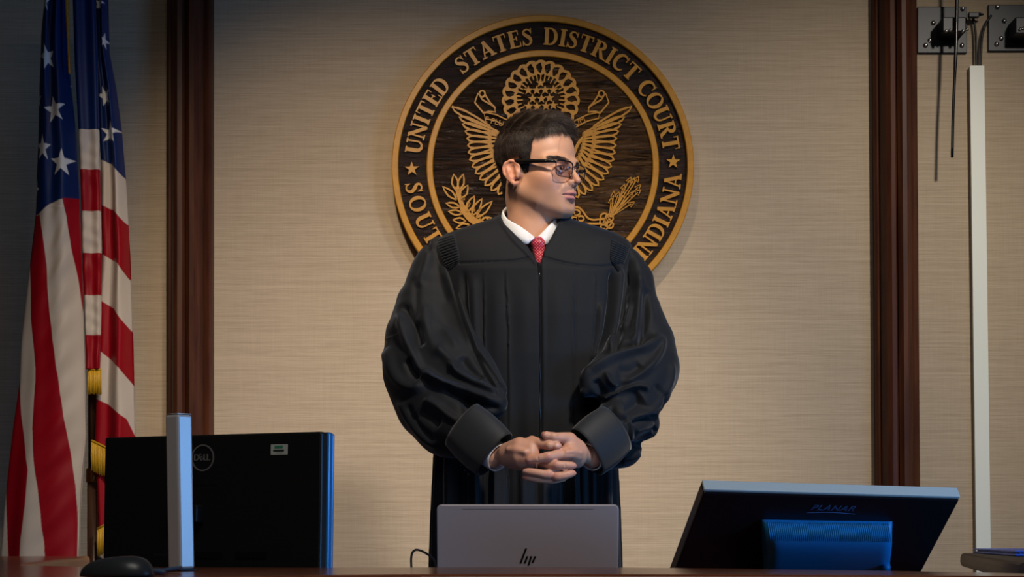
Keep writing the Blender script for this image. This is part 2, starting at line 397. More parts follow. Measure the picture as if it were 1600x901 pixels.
def word(txt, a0, a1, r_base, h, inward=False):
    advs = [GLY[c][0] for c in txt]; pos = [0.0]
    for i in range(1, len(txt)): pos.append(pos[-1] + (advs[i - 1] + advs[i]) / 2)
    mb = MB()
    for c, q in zip(txt, pos): letter(mb, c, a0 + (a1 - a0) * q / pos[-1], r_base, h, inward)
    o = mb.build('lettering', M_GOLD, seal)
    o['label'] = 'raised gold letters ' + txt
for w_, a0, a1 in (('UNITED', 171, 141.9), ('STATES', 128.5, 96.9), ('DISTRICT', 86.4, 46.8), ('COURT', 37, 10.1)):
    word(w_, a0, a1, 189.5, 26.5)
word('SOUTHERN', 189.5, 243.5, 217, 26.5, True)
word('DISTRICT', 252, 285, 217, 26.5, True)
word('INDIANA', 318.4, 353.6, 217, 26.5, True)
star(MB(), *sp(643.8, 264.5), 11.5 * SK, 0.03).build('star', M_GOLD, seal)
star(MB(), *sp(1051.5, 253.5), 11.5 * SK, -0.03).build('star', M_GOLD, seal)

# glory: scalloped cloud ring, rays and thirteen stars
GC = (845, 155)
g = MB()
n = 19
outer = []; inner = []
for k in range(n * 6 + 1):
    a = math.radians(-58 + 296 * k / (n * 6)); s_ = abs(math.sin(math.pi * k / 6))
    rx = 55.5 + 3.5 * s_; outer.append(sp(GC[0] + rx * math.cos(a), GC[1] - (rx - 0.5) * math.sin(a)))
for k in range(n * 6 + 1):
    a = math.radians(-50 + 280 * k / (n * 6)); s_ = abs(math.sin(math.pi * k / 6))
    rx = 41 - 2.5 * s_; inner.append(sp(GC[0] + rx * math.cos(a), GC[1] - rx * math.sin(a)))
ribbon(g, outer, 4.4 * SK); ribbon(g, inner, 3.4 * SK, GY0 + .0004)
rnd = random.Random(4)
for k in range(n):                               # cloud puffs: links between the two rings
    a = math.radians(-58 + 296 * k / n + 2)
    p0 = (GC[0] + 40 * math.cos(a), GC[1] - 40 * math.sin(a)); p1 = (GC[0] + 56 * math.cos(a + .03), GC[1] - 56 * math.sin(a + .03))
    ribbon(g, [sp(*p0), sp((p0[0] + p1[0]) / 2, (p0[1] + p1[1]) / 2), sp(*p1)], [8 * SK, 3.2 * SK, 8 * SK], GY0 + .0007)
g.build('cloud_ring', M_GOLD, seal)
g = MB()
for k in range(23):
    a = math.radians(-25 + 230 * k / 22); L_ = 9 if k % 2 else 12
    ribbon(g, [sp(GC[0] + 40 * math.cos(a), GC[1] - 40 * math.sin(a)), sp(GC[0] + (40 - L_) * math.cos(a), GC[1] - (40 - L_) * math.sin(a))], [2.6 * SK, 1.5 * SK], GY0 + .001)
g.build('rays', M_GOLD, seal)
for (x, y) in [(844.5, 131), (825.5, 142.5), (838.5, 142.5), (851.5, 142), (864.5, 142), (832, 155.5), (846, 155.5), (858.5, 154.5), (826, 167.5), (839, 167.5), (853, 167), (864.5, 166), (845, 180)]:
    star(MB(), *sp(x, y - .5), 7.9 * SK).build('small_star', M_GOLD, seal)

# eagle: wings of outlined feathers, body, scroll, olive branch, arrows
def closed(mb, pts, w, y0=GY0): ribbon(mb, list(pts) + [pts[0]], w, y0); return mb
def feather(mb, bx, by, tx, ty, hw, w=2.2, y0=GY0, leaf=False):
    """outlined leaf-like feather from base to tip (pixels)"""
    dx, dy = tx - bx, ty - by; q = math.hypot(dx, dy); nx, ny = -dy / q, dx / q
    pts = []
    for s_ in (1, -1):
        seq = [(0, .25), (.35, .8), (.7, 1.0), (.9, .7), (1, 0)] if s_ == 1 else [(.9, .7), (.7, 1.0), (.35, .8), (0, .25)]
        if leaf: seq = [(0, .1), (.2, .65), (.45, 1.0), (.75, .6), (1, 0)] if s_ == 1 else [(.75, .6), (.45, 1.0), (.2, .65), (0, .1)]
        for (t, k) in seq: pts.append(sp(bx + dx * t + nx * hw * k * s_, by + dy * t + ny * hw * k * s_))
    closed(mb, pts, w * SK, y0); return mb
def bez(p, n):
    return cat_rom(p, n)
for side in (1, -1):
    X = lambda x: 848 + side * (x - 848) - (0 if side == 1 else 3)
    mb = MB()
    # tips run down the outer edge, bases along the arm of the wing (coordinates of the right wing)
    tips = [(986, 169), (975, 184), (970, 195), (966, 206), (963, 217), (962, 228), (961, 239), (959, 250), (955, 261), (950, 271), (943, 281), (935, 290), (925, 298), (914, 304), (903, 309)]
    base = cat_rom([(928, 199), (926, 210), (926, 224), (922, 240), (914, 256), (902, 268), (890, 274)], 8)
    for i, (tx, ty) in enumerate(tips):
        b = base[int(i / (len(tips) - 1) * (len(base) - 1))]
        hw = 4.8 if i < 2 else 4.9
        feather(mb, X(b[0]), b[1], X(tx), ty, hw, 3.0, GY0 + .0001 * i)
    # second row of coverts
    base2 = cat_rom([(911, 210), (910, 220), (908, 232), (902, 246), (893, 256)], 8)
    for i in range(13):
        b = base2[int(i / 12 * (len(base2) - 1))]; t = base[int(i / 12 * (len(base) - 2)) + 1]
        feather(mb, X(b[0]), b[1], X(t[0] + 3), t[1] + 2, 2.9, 2.8, GY0 + .0003 + .0001 * i)
    # arm of the wing and its leading edge
    ribbon(mb, [sp(X(x), y) for x, y in bez([(987, 167), (963, 176), (943, 187), (925, 201), (907, 220), (895, 244)], 6)], [2.6 * SK] * 31, GY0 + .0006)
    ribbon(mb, [sp(X(x), y) for x, y in bez([(920, 208), (907, 220), (900, 232), (893, 250), (884, 262)], 6)], [5 * SK] * 25, GY0 + .0012)
    ribbon(mb, [sp(X(x), y) for x, y in bez([(929, 198), (929, 210), (928, 226), (923, 242), (913, 258), (899, 270)], 6)], [4 * SK] * 31, GY0 + .0018)
    mb.build('eagle_wing', M_GOLD, seal)
    # scroll end beside the wing
    mb = MB()
    S_ = [(903, 208), (915, 198), (930, 190), (944, 184), (934, 181), (918, 184), (901, 192)] if side == 1 else [(903, 202), (925, 196), (938, 191), (942, 182), (936, 178), (915, 187), (901, 192)]
    ribbon(mb, [sp(X(x), y) for x, y in [(893, 203), (918, 190), (935, 186), (937, 176), (918, 180), (893, 192)]], 2.0 * SK, GY0 - .0006)
    closed(mb, [sp(X(x), y) for x, y in [(937, 178), (951, 161), (946, 147), (939, 157), (920, 168), (919, 176), (930, 175)]], 2.6 * SK, GY0 - .0003)
    closed(mb, [sp(X(939.5 + 4.5 * math.cos(t)), 147.5 - 5 * math.sin(t)) for t in [k * math.pi / 6 for k in range(12)]], 2.6 * SK, GY0 - .0001)
    ribbon(mb, [sp(X(935), 149), sp(X(928), 160), sp(X(919), 170)], 2.6 * SK, GY0 - .0002)
    mb.build('scroll', M_GOLD, seal)
# motto letters
for txt, cx, cy, rot in (('E PLURIB', 781, 193.5, -15), ('UNUM', 897, 194.5, 24)):
    vs, fs = text_mesh(txt, 12.5 * SK, 0.0012); r_ = math.radians(rot); ox, oz = sp(cx, cy); mb = MB()
    mb.add([(ox + v.x * math.cos(r_) - v.y * math.sin(r_), GY0 - 0.0005 - v.z, oz + v.x * math.sin(r_) + v.y * math.cos(r_)) for v in vs], fs)
    mb.build('motto', M_GOLD, seal)
# eagle's body, head, tail (mostly behind the person)
mb = MB()
closed(mb, [sp(*p) for p in cat_rom([(848, 205), (862, 215), (868, 240), (866, 270), (858, 300), (848, 315), (838, 300), (830, 270), (828, 240), (834, 215), (848, 205)], 4)], 3 * SK)
for k in range(6):
    for j in range(3): closed(mb, [sp(838 + j * 10 + 4 * math.cos(t) + (k % 2) * 3 - 2, 232 + k * 12 + 5 * math.sin(t)) for t in [q * math.pi / 4 for q in range(8)]], 1.6 * SK, GY0 + .0005)
mb.build('eagle_body', M_GOLD, seal)
mb = MB()
for k in range(9): feather(mb, 848 + (k - 4) * 4, 315, 848 + (k - 4) * 14, 385 - abs(k - 4) * 3, 5, 2.2, GY0 + k * .0001)
mb.build('eagle_tail', M_GOLD, seal)
# olive branch on the left
mb = MB()
for (bx, by, tx, ty, hw) in [(713, 297, 709, 273, 5.2), (717, 297, 724, 273, 5), (713, 312, 692, 292, 4.6), (720, 310, 731, 290, 5.4), (718, 324, 697, 318, 4), (722, 334, 701, 331, 4), (727, 346, 708, 344, 4.4),
                             (733, 352, 713, 357, 4.4), (730, 331, 741, 307, 5.4), (738, 337, 753, 311, 5.2), (745, 340, 769, 315, 5.0), (752, 346, 768, 341, 3.6), (748, 356, 770, 352, 3.6)]:
    feather(mb, bx, by, tx, ty, hw, 2.6, GY0 + .0001 * (bx % 7), True)
ribbon(mb, [sp(*p) for p in cat_rom([(714, 292), (719, 312), (727, 331), (740, 345), (762, 356), (800, 362)], 6)], [7 * SK] * 10 + [11 * SK] * 10 + [15 * SK] * 11, GY0 + .0015)
for k in range(26):
    t = k / 25; x = 716 + 46 * t ** 1.2 + rnd.uniform(-6, 6); y = 300 + 48 * t ** .8 + rnd.uniform(-4, 4)
    closed(mb, [sp(x + 1.7 * math.cos(a), y + 1.7 * math.sin(a)) for a in [q * math.pi / 3 for q in range(6)]], 1.4 * SK, GY0 + .0004)
mb.build('olive_branch', M_GOLD, seal)
# arrows and talons on the right
mb = MB()
arw = [(955, 309), (959, 299), (976, 288), (986, 277), (992, 278), (998, 276), (1001, 289), (1001, 297), (991, 316), (976, 300), (967, 300), (989, 300)]
for i, (tx, ty) in enumerate(arw):
    bx, by = 952 + (i % 3) * 2, 338 + (i % 2) * 2; dx, dy = tx - bx, ty - by; q = math.hypot(dx, dy); dx /= q; dy /= q
    ribbon(mb, [sp(bx, by), sp(tx - dx * 6, ty - dy * 6)], 1.5 * SK, GY0 + .0001 * i)
    closed(mb, [sp(tx, ty), sp(tx - dx * 9 - dy * 4, ty - dy * 9 + dx * 4), sp(tx - dx * 9 + dy * 4, ty - dy * 9 - dx * 4)], 1.5 * SK, GY0 - .0001 * i)
mb.build('arrows', M_GOLD, seal)
mb = MB()
for (x, y, rx, ry) in [(944, 339, 6, 5), (952, 341, 6, 6), (949, 348, 6, 6), (942, 347, 5, 5), (944, 355, 5.5, 4.5), (953, 352, 5, 5)]:
    closed(mb, [sp(x + rx * math.cos(a), y + ry * math.sin(a)) for a in [k * math.pi / 6 for k in range(12)]], 2.6 * SK, GY0 + .0002 * (x % 5))
ribbon(mb, [sp(*p) for p in cat_rom([(938, 343), (926, 344), (917, 340), (910, 330), (902, 324), (893, 326)], 5)], 2.8 * SK)
ribbon(mb, [sp(*p) for p in cat_rom([(938, 350), (924, 350), (912, 350), (900, 349), (886, 342)], 5)], 2.8 * SK)
for (x, y, r_) in [(900, 333, 6), (907, 342, 5), (898, 343, 5), (893, 334, 4)]:
    closed(mb, [sp(x + r_ * math.cos(a), y + r_ * .8 * math.sin(a)) for a in [k * math.pi / 5 for k in range(10)]], 3.2 * SK, GY0 + .0004)
for k in range(9):
    ribbon(mb, [sp(944 - k * 1.2, 357), sp(951 - k * 5, 374 - abs(k - 2) * .6)], 2.0 * SK, GY0 + .0001 * k)
mb.build('talon', M_GOLD, seal)
# ------------------------------------------------------------------ the flag on its pole
FD = 4.72
FK = FD / FPX
C_BLUE = (0.003, 0.018, 0.105); C_RED = (0.29, 0.001, 0.010); C_WHITE = (0.56, 0.50, 0.46); C_STAR = (0.66, 0.68, 0.72)
M_FLAG = attr_mat('flag_nylon', 0.50, 0.0, 0.3, 0.15, 900, 0.0003)
M_FRINGE = noise_mat('gold_fringe', (0.45, 0.24, 0.01), (0.75, 0.46, 0.03), (1, 1, .02), 500, 0.45, 0.6, 0.001)
M_POLE = noise_mat('dark_oak_pole', (0.05, 0.024, 0.014), (0.085, 0.04, 0.024), (8, 8, 1), 5, 0.3, 0.05, 0.0004)
M_BRASS = mat('aged_brass', (0.35, 0.2, 0.06), 0.3, 0.9)

def poly_cov(X, Y, poly, soft=0.8):
    """soft inside-test of pixel arrays against a polygon"""
    A = np.array(poly, dtype=float); n = len(A); ins = np.zeros(X.shape, bool); dm = np.full(X.shape, 1e9)
    for i in range(n):
        x1, y1 = A[i]; x2, y2 = A[(i + 1) % n]
        c = ((y1 > Y) != (y2 > Y)) & (X < (x2 - x1) * (Y - y1) / ((y2 - y1) if y2 != y1 else 1e-9) + x1)
        ins ^= c
        ex, ey = x2 - x1, y2 - y1; q = max(ex * ex + ey * ey, 1e-9)
        t = np.clip(((X - x1) * ex + (Y - y1) * ey) / q, 0, 1)
        dm = np.minimum(dm, np.hypot(X - x1 - t * ex, Y - y1 - t * ey))
    return np.clip(0.5 + np.where(ins, dm, -dm) / soft, 0, 1)

def star_poly(cx, cy, r, rot=0, sx=1.0, sk=0.0):
    out = []
    for k in range(10):
        a = -math.pi / 2 + math.radians(rot) + k * math.pi / 5; q = r if k % 2 == 0 else r * 0.40
        x = q * math.cos(a) * sx; y = q * math.sin(a); out.append((cx + x + sk * y, cy + y))
    return out

def panel(name, left, right, base, polys, depth_fn, y0, y1, parent, res=1.15, thick=0.010, basecol=C_WHITE):
    """hanging fold of cloth: left/right outlines [(x, y)...] in photo pixels at the flag's distance, coloured by polygons"""
    ys = np.arange(y0, y1 + res, res)
    lx = np.interp(ys, [p[1] for p in left], [p[0] for p in left]); rx = np.interp(ys, [p[1] for p in right], [p[0] for p in right])
    nu = int(max(rx - lx) / res) + 2; u = np.linspace(0, 1, nu)
    X = lx[:, None] + (rx - lx)[:, None] * u[None, :]; Y = np.repeat(ys[:, None], nu, 1); U = np.repeat(u[None, :], len(ys), 0)
    V = (Y - y0) / (y1 - y0)
    edge = 1 - (2 * U - 1) ** 2
    D = base - thick * np.sqrt(np.clip(edge, 0, 1)) - depth_fn(U, V, X, Y)
    col = np.zeros(X.shape + (3,)); col[:] = basecol
    for c, pl in polys:
        a = poly_cov(X, Y, pl)[..., None]; col = col * (1 - a) + np.array(c) * a
    wx_ = (X - 800) * FK; wz = CAMZ - (Y - HOR) * FK
    F = np.stack([wx_, D, wz], -1)
    Bk = np.stack([wx_, base + thick * np.sqrt(np.clip(edge, 0, 1)) * 0.8 + 0.0 * D, wz], -1)
    n, m = X.shape
    V_ = np.concatenate([F.reshape(-1, 3), Bk.reshape(-1, 3)])
    idx = np.arange(n * m).reshape(n, m)
    q = np.stack([idx[:-1, :-1], idx[1:, :-1], idx[1:, 1:], idx[:-1, 1:]], -1).reshape(-1, 4)
    qb = q[:, ::-1] + n * m
    b = idx[-1]; e = np.stack([b[:-1], b[:-1] + n * m, b[1:] + n * m, b[1:]], -1)
    t = idx[0]; e2 = np.stack([t[:-1], t[1:], t[1:] + n * m, t[:-1] + n * m], -1)
    l_ = idx[:, 0]; e3 = np.stack([l_[:-1], l_[:-1] + n * m, l_[1:] + n * m, l_[1:]], -1)[:, ::-1]
    r_ = idx[:, -1]; e4 = np.stack([r_[:-1], r_[:-1] + n * m, r_[1:] + n * m, r_[1:]], -1)
    o = obj(name, V_, np.concatenate([q, qb, e, e2, e3, e4]), M_FLAG, parent, smooth=True)
    set_tint(o, np.concatenate([col.reshape(-1, 3), col.reshape(-1, 3)]))
    return o

fx, fz = P(142, 700, FD)[0], 0
flag = empty('flag', (fx, FD + 0.03, 0), 'red, white and blue starred flag hanging in folds from a dark pole', 'flag')
pole_y = FD + 0.035
pb = MB()
pb.tube([(P(138, 0, FD).x, pole_y, 2.55), (P(141.5, 700, FD).x, pole_y, 0.96)], 0.0135, 20)
pb.tube([(P(141.5, 700, FD).x, pole_y, 1.06), (P(142, 868, FD).x, pole_y, 0.06)], 0.0165, 20)
pb.build('pole', M_POLE, flag)
MB().lathe([(0.018, -.02), (0.0195, -.016), (0.0195, .012), (0.018, .016), (0.014, .02)], 24, Matrix.Translation((P(141.5, 700, FD).x, pole_y, P(0, 741, FD).z))).build('ferrule', M_BRASS, flag)
MB().lathe([(0.14, 0), (0.14, .012), (0.12, .03), (0.06, .05), (0.03, .07), (0.022, .12), (0.018, .14)], 32, Matrix.Translation((P(142, 868, FD).x, pole_y, 0.001))).build('base', M_BRASS, flag)
MB().lathe([(0.012, 0), (0.03, .02), (0.035, .05), (0.015, .09), (0.002, .14)], 20, Matrix.Translation((P(138, 0, FD).x, pole_y, 2.54))).build('finial', M_BRASS, flag)

g_ = lambda x, c, w: np.exp(-((x - c) / w) ** 2)
# ---- right-hand fold (behind the others)
RL = [(140, -60), (143, 0), (150, 120), (156, 250), (158, 400), (152, 520), (150, 600), (146, 690), (146, 742)]
RR = [(165, -60), (168, 0), (170, 80), (181, 140), (190, 210), (197, 300), (202, 400), (206, 520), (208.5, 620), (210, 680), (214, 742)]
rp = [(C_BLUE, [(100, -80), (230, -80), (230, 300), (193, 277), (176, 258), (157, 249), (100, 246)]),
      (C_RED, [(100, 318), (160, 321), (180, 330), (197, 350), (230, 360), (230, 450), (201, 436), (188, 414), (160, 397), (100, 390)]),
      (C_RED, [(100, 468), (160, 471), (180, 483), (204, 516), (230, 540), (230, 620), (207, 601), (190, 576), (158, 549), (100, 540)]),
      (C_RED, [(100, 610), (153, 624), (170, 632), (200, 655), (209, 680), (230, 700), (230, 900), (100, 900)])]
for s_ in ((157, 8, 13, 20, .75, .1), (166, 68, 13, 10, .35, 0), (165, 152, 16, -8, .72, .18), (174, 209, 17.5, 8, .95, 0)):
    rp.append((C_STAR, star_poly(*s_)))
panel('fly_fold', RL, RR, FD + 0.01, rp,
      lambda U, V, X, Y: 0.016 * g_(U, .72, .22) + 0.010 * np.sin(9 * U + 2.2 * V) * np.clip(U * 3, 0, 1) + 0.0015 * np.sin(40 * V + 12 * U) , -60, 742, flag, thick=0.02)
# ---- middle strip
ML = [(112, -60), (116, 0), (119, 100), (125, 205), (129, 300), (131, 400), (135, 500), (137, 577)]
MR = [(150, -60), (152, 0), (155, 100), (157, 205), (159, 300), (161, 400), (160, 500), (158, 577)]
mp_ = [(C_BLUE, [(80, -80), (180, -80), (180, 203), (156, 205), (126, 205), (80, 205)]),
       (C_RED, [(80, 267), (180, 267), (180, 332), (80, 332)]), (C_RED, [(80, 397), (180, 397), (180, 463), (80, 463)]), (C_RED, [(80, 525), (180, 524), (180, 600), (80, 600)])]
panel('hoist_fold', ML, MR, FD - 0.012, mp_,
      lambda U, V, X, Y: 0.006 * np.sin(7 * U + 1.0) + (0.0016 * np.sin(Y * .09 + U * 3 + 1.5 * np.sin(Y * .031)) + 0.0007 * np.sin(Y * .21 - U * 4 + 2 * np.sin(Y * .05))) * (Y > 205), -60, 577, flag, thick=0.014)
# ---- left-hand fold in front
LL = [(72, -60), (76, 0), (70, 60), (68, 120), (66, 200), (62, 330), (55, 400), (46, 470), (39, 540), (36, 600), (28, 660), (20, 720), (12, 800), (5, 880), (4, 890)]
LR = [(108, -60), (110, 0), (112, 100), (118, 160), (124, 220), (128, 300), (130, 340), (133, 420), (135, 500), (138, 600), (139, 680), (134, 740), (130, 800), (129, 890)]
lp = [(C_BLUE, [(20, -80), (160, -80), (160, 312), (128, 316), (105, 320), (88, 326), (70, 340), (20, 350)]),
      (C_RED, [(109, 318), (160, 310), (160, 560), (135, 490), (129, 440), (120, 390), (114, 345)]),
      (C_RED, [(40, 345), (71, 341), (77, 370), (83, 420), (86, 470), (90, 510), (100, 580), (108, 640), (118, 700), (126, 760), (128, 800), (128, 900), (83, 900), (80, 850), (72, 780), (64, 720), (61, 670), (66, 600), (66, 580), (58, 500), (55, 430), (53, 390)]),
      (C_RED, [(20, 560), (36, 575), (42, 650), (52, 720), (55, 735), (50, 790), (44, 840), (41, 900), (24, 900), (19, 840), (17, 780), (17, 740), (10, 700)])]
for s_ in ((82, 15, 15, 5, .4, 0), (84, 100, 22, -6, .58, .15), (69, 163, 16, 0, .3, 0), (96, 181, 21.5, -8, .82, .05), (77, 239, 21.5, 6, .62, .1), (107, 263, 22, 2, .85, 0), (64, 300, 14, 25, .4, 0)):
    lp.append((C_STAR, star_poly(*s_)))
lp.append((C_STAR, star_poly(120, 125, 20, 0, .35, 0)))
panel('front_fold', LL, LR, FD - 0.03, lp,
      lambda U, V, X, Y: 0.016 * g_(U, .28, .16) + 0.020 * g_(U, .74, .2) + 0.006 * np.sin(11 * U + 3.0 * V) * (0.3 + V) + 0.002 * np.sin(Y * .05 + U * 8) + 0.0022 * np.sin(Y * .13 + U * 14) * g_(U, .62, .25) * (Y > 330), -60, 890, flag, thick=0.030)
# ---- fringes and cord
def fringe(px0, px1, ytop0, ytop1, ybot0, ybot1, d, n):
    mb = MB()
    mb.tube([P(px0, ytop0, d) , P(px1, ytop1, d)], 0.003, 8)
    rnd = random.Random(int(px0))
    for i in range(n):
        t = i / (n - 1); x = px0 + (px1 - px0) * t
        a = P(x, ytop0 + (ytop1 - ytop0) * t, d); b = P(x + rnd.uniform(-.6, .6), ybot0 + (ybot1 - ybot0) * t + rnd.uniform(-1.5, 1.5), d)
        mb.tube([a, (a + b) / 2 + Vector((rnd.uniform(-.0008, .0008), -.001, 0)), b], [.0011, .0014, .0010], 5)
    return mb.build('fringe', M_FRINGE, flag)
fringe(138, 158, 577, 577, 615, 616, FD - 0.018, 26)
fringe(143, 215, 688, 722, 734, 772, FD - 0.016, 60)
panel('lower_fold', [(150, 730), (153, 830)], [(175, 730), (178, 830)], FD + 0.004, [(C_RED, [(100, 700), (220, 700), (220, 900), (100, 900)])], lambda U, V, X, Y: 0.004 * np.sin(9 * U), 730, 830, flag, thick=0.01)
fringe(152, 178, 826, 812, 868, 858, FD - 0.012, 24)
cm = MB()
pts = cat_rom([(103, -60), (104, 0), (106, 50), (108.5, 116)], 24)
cm.tube([P(x, y, FD - 0.075) for x, y in pts], [.0062 - .0030 * k / (len(pts) - 1) + .0006 * math.sin(k * 1.9) for k in range(len(pts))], 8)
cm.build('cord', noise_mat('gold_cord', (.28, .12, .008), (.42, .20, .012), (1, 1, 1), 300, .5, .5, .001), flag)
# ------------------------------------------------------------------ judge's bench
LZ = CAMZ - 0.050        # top of the ledge
DZ = 0.720               # top of the lower worktop
bench = empty('judges_bench', (0, 2.7, 0), 'long curved polished cherry-wood bench with a raised ledge in the foreground', 'bench')
def slab(mb, outline, z0, z1, r=0.008):
    """plan outline (x, y) with a rounded edge"""
    n = len(outline); A = [Vector((p[0], p[1], 0)) for p in outline]
    area_ = sum(A[i].x * A[(i + 1) % n].y - A[(i + 1) % n].x * A[i].y for i in range(n))
    sg = 1 if area_ > 0 else -1
    def off(k):
        out = []
        for i in range(n):
            p, q, s_ = A[i - 1], A[i], A[(i + 1) % n]
            d1 = (q - p).normalized(); d2 = (s_ - q).normalized(); nn = Vector((-(d1.y + d2.y), d1.x + d2.x, 0)) * sg
            nn = nn.normalized() if nn.length > 1e-6 else Vector((0, 0, 0)); out.append(q + nn * k)
        return out
    prof = [(r, z0), (r * .3, z0 + r * .3), (0, z0 + r), (0, z1 - r), (r * .3, z1 - r * .3), (r, z1)]
    vs = []; fs = []
    for k, z in prof: vs += [(v.x, v.y, z) for v in off(k)]
    m = len(prof)
    for j in range(m - 1):
        for i in range(n): fs.append((j * n + i, j * n + (i + 1) % n, (j + 1) * n + (i + 1) % n, (j + 1) * n + i))
    top = tessellate_polygon([[Vector((v[0], v[1], 0)) for v in vs[-n:]]])
    fs += [tuple((m - 1) * n + i for i in t) for t in top] + [tuple(i for i in reversed(t)) for t in top]
    return mb.add(vs, fs)
back = [(-1.30, 4.30), (-0.985, 4.30), (-0.86, 3.30), (-0.80, 3.02)] + cat_rom([(-0.64, 2.86), (-0.30, 2.81), (0.0, 2.86), (0.26, 2.78), (0.50, 2.58), (0.66, 2.40), (0.80, 2.22)], 6)
front = cat_rom([(0.74, 2.14), (0.60, 2.24), (0.30, 2.30), (0.0, 2.33), (-0.22, 2.28), (-0.45, 2.12), (-0.62, 1.98), (-0.95, 1.9), (-1.30, 1.9)], 6)
ledge_top = slab(MB(), [tuple(p) for p in back] + [tuple(p) for p in front], LZ - 0.04, LZ, 0.007).build('ledge', M_BENCH, bench)
fr_in = [(p[0] * .97, p[1] + .06) for p in front]
bk_in = [(p[0] * .97 , p[1] - .10) for p in back[4:]]
slab(MB(), [tuple(p) for p in bk_in] + [tuple(p) for p in fr_in], 0.001, LZ - 0.041, 0.003).build('front_panel', M_BENCH, bench)
slab(MB(), [(-1.27, 4.28), (-1.02, 4.28), (-0.90, 3.3), (-0.84, 3.0), (-1.27, 3.0)], 0.001, LZ - 0.041, 0.003).build('side_panel', M_BENCH, bench)
wt = [(-0.84, 3.55), (-0.80, 3.06), (-0.60, 2.78), (-0.30, 2.73), (0.0, 2.78), (0.26, 2.71), (0.48, 2.56), (0.60, 2.46), (0.72, 2.95), (0.80, 3.55)]
slab(MB(), wt, DZ - 0.035, DZ, 0.005).build('worktop', M_BENCH, bench)
for x_ in (-0.79, 0.73):
    MB().box(x_ - 0.02, x_ + 0.02, 3.0, 3.5, 0.0, DZ - 0.036, 0.003).build('leg_panel', M_BENCH, bench)

# ------------------------------------------------------------------ side table with the blue folder
TZ = CAMZ - 0.040
tb = empty('side_table', (1.25, 3.4, 0), 'dark walnut table with rounded edge at the lower right corner', 'table')
slab(MB(), [(0.985, 4.05), (0.72, 2.62), (1.9, 2.62), (1.9, 4.05)], TZ - 0.030, TZ, 0.010).build('tabletop', M_TABLE, tb)
slab(MB(), [(1.02, 4.00), (0.80, 2.68), (1.85, 2.68), (1.85, 4.00)], TZ - 0.10, TZ - 0.0305, 0.002).build('apron', M_TABLE, tb)
for (x_, y_) in ((0.88, 2.75), (1.08, 3.93), (1.80, 2.75), (1.80, 3.93)):
    MB().box(x_ - .03, x_ + .03, y_ - .03, y_ + .03, 0, TZ - .1005, 0.004).build('leg', M_TABLE, tb)
M_BLUEF = noise_mat('blue_card', (0.008, 0.15, 0.85), (0.012, 0.18, 0.95), (1, 1, 1), 90, 0.4, 0.05, 0.0003)
fm = slab(MB(), [(1.005, 4.02), (0.935, 3.42), (1.45, 3.30), (1.50, 3.95)], TZ + 0.0005, TZ + 0.0045, 0.0015)
fd = empty('folder', (1.2, 3.75, TZ), 'blue folder lying on the dark table at the right edge', 'folder')
fm.build('back_cover', M_BLUEF, fd)
slab(MB(), [(1.012, 4.01), (0.945, 3.43), (1.44, 3.31), (1.49, 3.94)], TZ + 0.0046, TZ + 0.0076, 0.001).build('papers', mat('paper', (.75, .75, .74), .7), fd)
slab(MB(), [(1.005, 4.02), (0.935, 3.42), (1.45, 3.30), (1.50, 3.95)], TZ + 0.0077, TZ + 0.0105, 0.001).build('front_cover', M_BLUEF, fd)

def onface(vs, o, u, v, n, s=1.0):
    """map flat text verts (x, y, z) onto a face: origin o, right u, up v, outward n"""
    return [o + u * (p.x * s) + v * (p.y * s) + n * p.z for p in vs]

def facept(px, py, o, uu, vv, n_):
    """point where the view ray through a photo pixel meets the plane (o; normal n_)"""
    c = Vector((0, 0, CAMZ)); r = P(px, py, 1.0) - c; return c + r * ((o - c).dot(n_) / r.dot(n_))

# ------------------------------------------------------------------ rear of the left-hand monitor
TLc, TRc = P(163.5, 683, 3.24), P(503, 673.5, 3.06)
u = (TRc - TLc); wid = u.length; u.normalize()
up = Vector((0.010, 0.028, 1)).normalized(); up = (up - u * up.dot(u)).normalized()
nb = u.cross(up).normalized()            # outward from the rear cover, towards the bench front
if nb.y > 0: nb = -nb
H = 0.305
BLc = TLc - up * H
mon = empty('monitor', (0, 0, 0), 'black flat monitor seen from behind, with a round maker badge and white sticker', 'monitor')
mon.location = (BLc + u * wid / 2 - nb * 0.06); mon.location.z = DZ
M_MON = noise_mat('monitor_back_plastic', (0.009, 0.0095, 0.011), (0.012, 0.0125, 0.014), (1, 1, 1), 1200, 0.45, 0.08, 0.0002)
nf = -nb
MB().frame(BLc, u, up, nf, wid, H, 0.020, 0.004).build('back_cover', M_MON, mon)
M_EDGE = mat('side_band_blue_light', (0.04, 0.24, 0.55), 0.22, 0.1)  # cool light on the monitor's edge, painted in as a blue base colour
MB().frame(BLc + nf * 0.0205 - u * .0005 - up * .0005, u, up, nf, wid + .003, H + .001, 0.014, 0.003).build('bezel', M_EDGE, mon)
MB().frame(BLc + nf * 0.0350 + u * .001, u, up, nf, wid, H - .001, 0.008, 0.003).build('bezel', M_EDGE, mon)
ms = mat('lit_screen', (0.01, 0.01, 0.012), 0.3); ms.node_tree.nodes['Principled BSDF'].inputs['Emission Color'].default_value = (0.25, 0.5, 1, 1); ms.node_tree.nodes['Principled BSDF'].inputs['Emission Strength'].default_value = 0.6
MB().frame(BLc + nf * 0.0431 + u * .008 + up * .012, u, up, nf, wid - .016, H - .022, 0.0008).build('screen', ms, mon)
